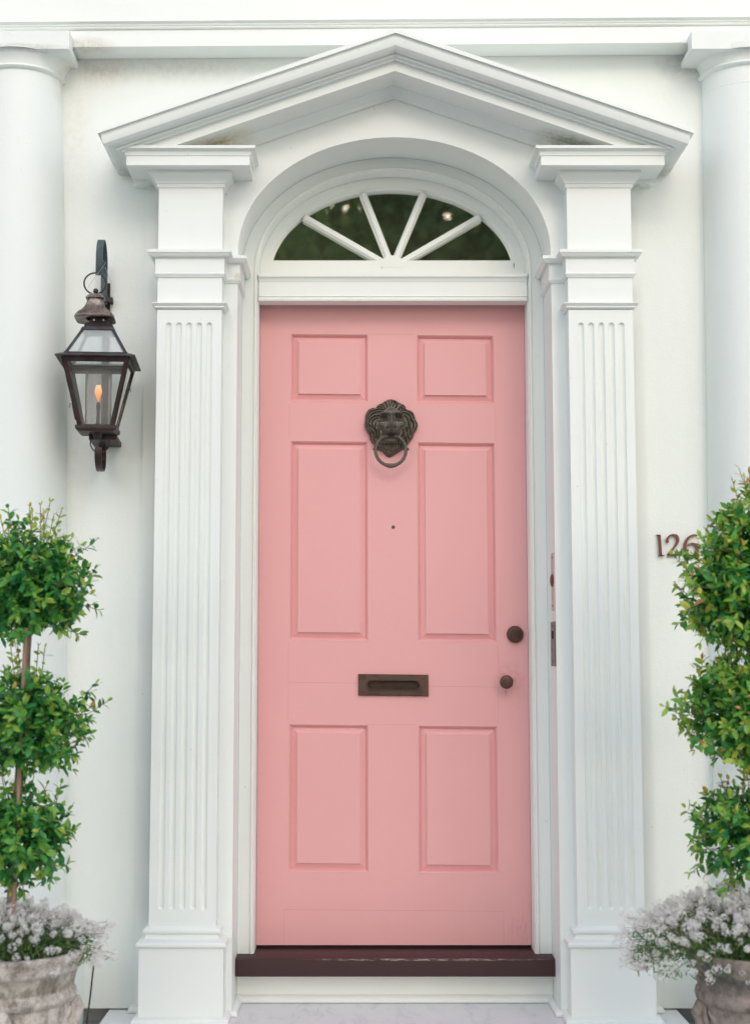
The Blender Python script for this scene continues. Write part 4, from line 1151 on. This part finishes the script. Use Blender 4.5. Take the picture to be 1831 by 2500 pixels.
def ball(parent, c, rx, rz, n_tw, young, shoots=6, bottom_sparse=.0, lean=(0, 0, 0), name='foliage_ball', gaps=.35):
    c = np.array(c, float); P, D, Nn, Ln, Wd, T = [], [], [], [], [], []
    tw = MB()
    lob = [(rnd_dir(), RNG.uniform(-.16, .14)) for _ in range(14)]
    holes = [rnd_dir() for _ in range(int(10 * gaps))]
    for i in range(n_tw + shoots):
        shoot = i >= n_tw
        d = rnd_dir()
        if shoot:
            d = np.array((RNG.uniform(-.6, .6), RNG.uniform(-.5, .5), 1.0)); d /= np.linalg.norm(d)
        elif any(np.dot(d, h_) > .94 for h_ in holes) and RNG.random() < .8: continue
        if bottom_sparse and d[2] < -.2 and RNG.random() < bottom_sparse: continue
        amp = 1 + sum(w_ * max(0, np.dot(d, l_)) ** 6 for l_, w_ in lob) + RNG.normal() * .035
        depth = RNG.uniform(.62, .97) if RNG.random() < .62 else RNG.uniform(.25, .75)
        if shoot: depth = .93
        elif RNG.random() < .035: depth = RNG.uniform(1.06, 1.20)
        r_ = np.array((rx, rx, rz)) * amp
        p0 = c + d * r_ * max(0, depth - .16 - (.0 if not shoot else .05))
        tl = RNG.uniform(.035, .06) if not shoot else RNG.uniform(.06, .115)
        dirn = d * .8 + np.array((0, 0, .35 if not shoot else 1.0)) + RNG.normal(size=3) * .35
        dirn /= np.linalg.norm(dirn)
        npair = 4 if not shoot else 5
        side = np.cross(dirn, rnd_dir()); side /= np.linalg.norm(side)
        q = p0.copy(); last = [tuple(q)] if depth < 1 else [tuple(c + d * r_ * .45), tuple(c + d * r_ * .75), tuple(q)]
        for k in range(npair):
            q = p0 + dirn * tl * (k + 1) / npair + np.array((0, 0, .25)) * (tl * ((k + 1) / npair) ** 2 * .3)
            last.append(tuple(q))
            side2 = side if k % 2 == 0 else np.cross(dirn, side)
            tip = (k == npair - 1)
            for s in (-1, 1):
                if RNG.random() < .08: continue
                dd = side2 * s * (1.0 if not tip else .55) + dirn * (.55 if not tip else 1.1) + RNG.normal(size=3) * .22 + np.array((0, 0, -.05))
                nn = np.array((0, 0, 1.)) * .7 + d * .5 + RNG.normal(size=3) * .35
                L_ = RNG.uniform(.023, .038) * (.62 if tip else 1) * (.8 if shoot else 1)
                P.append(q); D.append(dd); Nn.append(nn); Ln.append(L_); Wd.append(L_ * RNG.uniform(.42, .56))
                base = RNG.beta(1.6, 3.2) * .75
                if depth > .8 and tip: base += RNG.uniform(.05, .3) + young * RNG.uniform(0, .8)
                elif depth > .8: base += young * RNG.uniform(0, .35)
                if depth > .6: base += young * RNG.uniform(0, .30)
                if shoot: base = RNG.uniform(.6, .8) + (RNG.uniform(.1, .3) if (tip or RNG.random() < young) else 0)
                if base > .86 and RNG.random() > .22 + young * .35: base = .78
                T.append(min(base, 1.0))
        if i % 2 == 0 or shoot or depth > 1: tw.tube(last, .0010 if not shoot else .0012, 4, cap=False)
    # inner branches
    for _ in range(16):
        d = rnd_dir(); e = c + d * np.array((rx, rx, rz)) * .75
        s0 = c + np.array((0, 0, RNG.uniform(-.6, .1) * rz)); mid = (s0 + e) / 2 + np.array((0, 0, -.01))
        tw.tube([tuple(s0), tuple(mid), tuple(e)], [.0028, .002, .001], 5, cap=False)
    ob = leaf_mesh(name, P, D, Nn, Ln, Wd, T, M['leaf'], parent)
    if parent.name in WLOC: ob.matrix_parent_inverse = Matrix.Translation(-Vector(WLOC[parent.name]))
    t_ = tw.build('twigs', M['bark'], ob, smooth=60)
    return ob
def topiary(label, base, balls, trunk, young, group):
    o = thing('topiary_tree', label, 'topiary tree', base, group=group); WLOC[o.name] = base
    m = MB(); m.tube(trunk, [.0135, .0125, .0115, .0125, .0105, .0095, .009][:len(trunk)], 14)
    m.build('trunk', M['bark'], o, smooth=60)
    for (cx, cz, rx, rz, n, sh, sp_) in balls:
        ball(o, (cx, base[1], cz), rx, rz, n, young, sh, sp_)
    return o
tl = []
def UL(px, py): x, z = U(px * 1.1083, py * 1.1083, PYL); return x, z
tpts = [UL(24, 2060), UL(30, 1900), UL(44, 1700), UL(52, 1580), UL(60, 1440), UL(66, 1360), UL(62, 1280)]
tl = [(x, PYL, z) for x, z in tpts]
tree_l = topiary('three-tier topiary with a visible trunk, deep green leaves, in the pale left pot', (tl[0][0], PYL, .27),
        [(UL(58, 1300)[0], UL(58, 1292)[1], .174, .172, 540, 9, .0), (UL(52, 1600)[0], UL(52, 1598)[1], .180, .150, 450, 6, .2), (UL(40, 1860)[0], UL(40, 1855)[1], .144, .130, 300, 5, .25)], tl, .30, 'potted topiaries flanking the door')
xa, za = UL(34, 2035); xb_, zb_ = UL(76, 1385)
st = MB(); st.tube([(xa, PYL - .03, za - .05), ((xa + xb_) / 2 - .004, PYL - .045, (za + zb_) / 2), (xb_, PYL - .10, zb_)], .0055, 8)
tag(st.build('garden_cane', M['cane'], smooth=60), 'thin pale brown cane propping up the trunk of the left topiary', 'plant stake')
trx = prx + .005
tree_r = topiary('tiered topiary with orange new leaves, partly cut off by the right edge', (trx, PYL, .23),
        [(U(1826, 1450, PYL)[0], UL(1640, 1308)[1], .190, .178, 740, 4, .0), (U(1862, 1320, PYL)[0], UL(1640, 1185)[1], .142, .125, 360, 14, .3), (U(1830, 1750, PYL)[0], UL(1640, 1578)[1], .188, .150, 640, 3, .1), (U(1826, 2030, PYL)[0], UL(1640, 1845)[1], .178, .145, 300, 5, .2)],
        [(trx, PYL, .22), (trx - .005, PYL, .5), (trx - .015, PYL, .8), (trx - .01, PYL, 1.1), (trx - .02, PYL, 1.25)], .72, 'potted topiaries flanking the door')

# white alyssum mounds
PETAL_V = np.array([(0, 0, 0), (.5, .0, .12), (0, .5, .12), (-.5, 0, .12), (0, -.5, .12), (.30, .30, .03), (-.30, .30, .03), (-.30, -.30, .03), (.30, -.30, .03),
                    (.62, .26, .16), (.26, .62, .16), (-.26, .62, .16), (-.62, .26, .16), (-.62, -.26, .16), (-.26, -.62, .16), (.26, -.62, .16), (.62, -.26, .16)], float)
PETAL_F = [(0, 16, 9), (0, 10, 11), (0, 12, 13), (0, 14, 15)]
def alyssum(label, c, R, zr, spread, heads, lean, top, drop, cut=None):
    o = thing('alyssum', label, 'flowers', (c[0], c[1], zr)); WLOC[o.name] = (c[0], c[1], zr)
    P, D, Nn, Ln, Wd, T = [], [], [], [], [], []
    gP, gD, gN, gL, gW, gT = [], [], [], [], [], []
    st_ = MB(); c = np.array(c, float)
    for i in range(heads):
        a = RNG.uniform(0, 2 * math.pi); f_ = math.sqrt(RNG.random())
        wide = spread * (1 + abs(lean) * max(0, math.cos(a - (math.pi if lean > 0 else 0)) * 1.0))
        rr_ = f_ * wide
        zt = top * (1 - f_ ** 2.2 * .75) * RNG.uniform(.72, 1.08)
        if f_ > .80: zt = RNG.uniform(-drop, top * .62)
        hp = np.array((c[0] + rr_ * math.cos(a), c[1] + rr_ * math.sin(a) * .72, zr + zt))
        root = np.array((c[0] + .45 * R * math.cos(a) * f_, c[1] + .45 * R * math.sin(a) * f_, zr - .01))
        mid = root * .45 + hp * .55 + np.array((0, 0, .035 * (1 - f_ * .3)))
        st_.tube([tuple(root), tuple(mid), tuple(hp)], .0007, 3, cap=False)
        ax = (hp - mid); ax /= np.linalg.norm(ax); ax = ax * .8 + np.array((0, -.35, .45)); ax /= np.linalg.norm(ax)
        hr = RNG.uniform(.008, .0135); ln_ = RNG.uniform(.3, 1.9)
        sparse = (f_ > .86 and RNG.random() < .55)
        nf = int(RNG.uniform(26, 38)) if not sparse else 12
        tone = RNG.uniform(.5, 1.0)
        for k in range(nf):
            d = rnd_dir(); d = d + ax * .5; d /= np.linalg.norm(d)
            along = RNG.uniform(-1, 1) * hr * ln_
            pp = hp + ax * along + d * hr * (1 - .3 * abs(along) / (hr * ln_ + 1e-6)) * (1 if not sparse else .8)
            P.append(pp); D.append(np.cross(d, rnd_dir())); Nn.append(d); s_ = RNG.uniform(.0048, .0064); Ln.append(s_); Wd.append(s_); T.append(tone + RNG.normal() * .22)
        for k in range(3 if not sparse else 5):
            t_ = RNG.uniform(.2, .95); q = root * (1 - t_) + hp * t_ + np.array((0, 0, .05 * t_ * (1 - t_)))
            gP.append(q); gD.append(rnd_dir() + np.array((0, 0, .4))); gN.append(rnd_dir() + np.array((0, 0, 1))); l_ = RNG.uniform(.008, .016); gL.append(l_); gW.append(l_ * .22); gT.append(RNG.random())
    for i in range(int(heads * 10)):
        a = RNG.uniform(0, 2 * math.pi); f_ = math.sqrt(RNG.random()) * .97
        wide = spread * (1 + max(0, lean) * max(0, math.cos(a - math.pi)))
        zt = top * (1 - f_ ** 2 * .8) * RNG.uniform(.05, .84) - .01
        if f_ > .8: zt = RNG.uniform(-drop * .8, top * .35)
        q = np.array((c[0] + f_ * wide * .92 * math.cos(a), c[1] + f_ * wide * .66 * math.sin(a), zr + zt))
        gP.append(q); gD.append(rnd_dir() + np.array((math.cos(a) * .5, 0, .5))); gN.append(rnd_dir() + np.array((0, 0, .8))); l_ = RNG.uniform(.009, .019); gL.append(l_); gW.append(l_ * .25); gT.append(RNG.random() ** 1.4)
    inv = Matrix.Translation(-Vector((c[0], c[1], zr)))
    for nm, args, mt in (('blossom', (P, D, Nn, Ln, Wd, T), M['petal']), ('foliage', (gP, gD, gN, gL, gW, gT), M['sprig'])):
        ob = leaf_mesh(nm, *args, mt, o, (PETAL_V, PETAL_F) if nm == 'blossom' else (LEAF_V, LEAF_F), smooth=False)
        ob.matrix_parent_inverse = inv
    st_.build('stems', M['stemgreen'], o, smooth=0)
    return o
alyssum('smaller mound of tiny white flowers in the pale left pot', (pcx + .005, PYL - .0, 0), rL, zrL - .012, .235, 420, -.22, .120, .030)
alyssum('large drooping mound of tiny white flowers spilling left over the brown pot', (prx - .06, PYL, 0), .2, zrR - .01, .240, 600, .36, .155, .055)

# ================================================================== ACROSS THE STREET (seen mirrored in the fanlight)
M['crown'] = leaf_mat('tree_leaf', [(0., (.07, .15, .06)), (.5, (.17, .27, .08)), (.85, (.32, .34, .10)), (1., (.50, .34, .16))], .5, .6)
CL_V = np.array([(0, -.2, 0), (.5, -.5, .1), (1, -.1, 0), (.8, .4, -.1), (.3, .5, .1), (-.1, .2, 0)], float); CL_F = [(0, 1, 2), (0, 2, 3), (0, 3, 4), (0, 4, 5)]
def street_tree(label, x, y, H, R, n=2600):
    o = thing('street_tree', label, 'tree', (x, y, -.5), group='trees across the street'); WLOC[o.name] = (x, y, -.5)
    m = MB(); m.tube([(x, y, -.5), (x + .1, y, H * .25), (x - .05, y, H * .5), (x + .1, y, H * .8)], [.26, .2, .15, .05], 10)
    for k in range(7):
        a = k * 2.4; z = H * (.28 + .06 * k); m.tube([(x, y, z), (x + R * .35 * math.cos(a), y + R * .35 * math.sin(a), z + .6), (x + R * .8 * math.cos(a), y + R * .8 * math.sin(a), z + 1.3)], [.09, .06, .02], 6)
    m.build('trunk', M['bark'], o, smooth=60)
    P, D, Nn, Ln, Wd, T = [], [], [], [], [], []
    cl = [(np.array((x, y, H * .6)) + rnd_dir() * np.array((R * .75, R * .75, H * .36)), RNG.uniform(.28, .5) * R, RNG.random()) for _ in range(26)]
    for i in range(n):
        c_, r_, tn = cl[i % 26]; d = rnd_dir(); P.append(c_ + d * r_ * RNG.uniform(.55, 1.05)); D.append(rnd_dir()); Nn.append(d + np.array((0, 0, .6)))
        l_ = RNG.uniform(.09, .2); Ln.append(l_); Wd.append(l_ * .8); T.append(.6 * tn + .4 * RNG.random())
    ob = leaf_mesh('crown', P, D, Nn, Ln, Wd, T, M['crown'], o, (CL_V, CL_F)); ob.matrix_parent_inverse = Matrix.Translation(-Vector((x, y, -.5)))
lab = ['small street tree to the left across the street', 'small street tree in the middle across the street', 'small street tree to the right across the street', 'taller tree behind the row of small trees across the street']
for k, (x, y, H, R) in enumerate([(-1.5, -12.6, 8.6, 2.1), (.6, -12.1, 8.7, 2.1), (2.9, -12.6, 8.6, 2.1), (.9, -15.5, 10.2, 2.7)]): street_tree(lab[k], x, y, H, R, 10000)
M['cream'] = flat('cream_wall', (.80, .68, .54), .8, scale=1.5)
M['roof'] = flat('roof_slate', (.12, .11, .11), .8)
oh = thing('townhouse', 'cream painted house behind the trees across the street', 'house', (1, -24, -.5)); WLOC[oh.name] = (1, -24, -.5)
hm_ = MB(); hm_.box(-2.6, 4.6, -29, -22.5, -.5, 8.5); hw_ = hm_.build('wall', M['cream'], oh)
rf = MB(); rf.add([(-3, -22.1, 8.5), (5, -22.1, 8.5), (5, -29.4, 8.5), (-3, -29.4, 8.5), (-3, -25.7, 10.5), (5, -25.7, 10.5)], [(0, 1, 5, 4), (2, 3, 4, 5), (1, 2, 5), (3, 0, 4), (0, 3, 2, 1)]); rf.build('roof', M['roof'], oh, smooth=0)
for x in (-1.1, 1.1, 3.2):
    for z in (1.2, 4.8):
        f_ = MB(); f_.box(x - .65, x + .65, -22.49, -22.40, z - .1, z + 2.2); wo = f_.build('window', M['frame'], oh)
        MB().box(x - .52, x + .52, -22.395, -22.38, z, z + 2.08).build('pane', M['black'], wo)
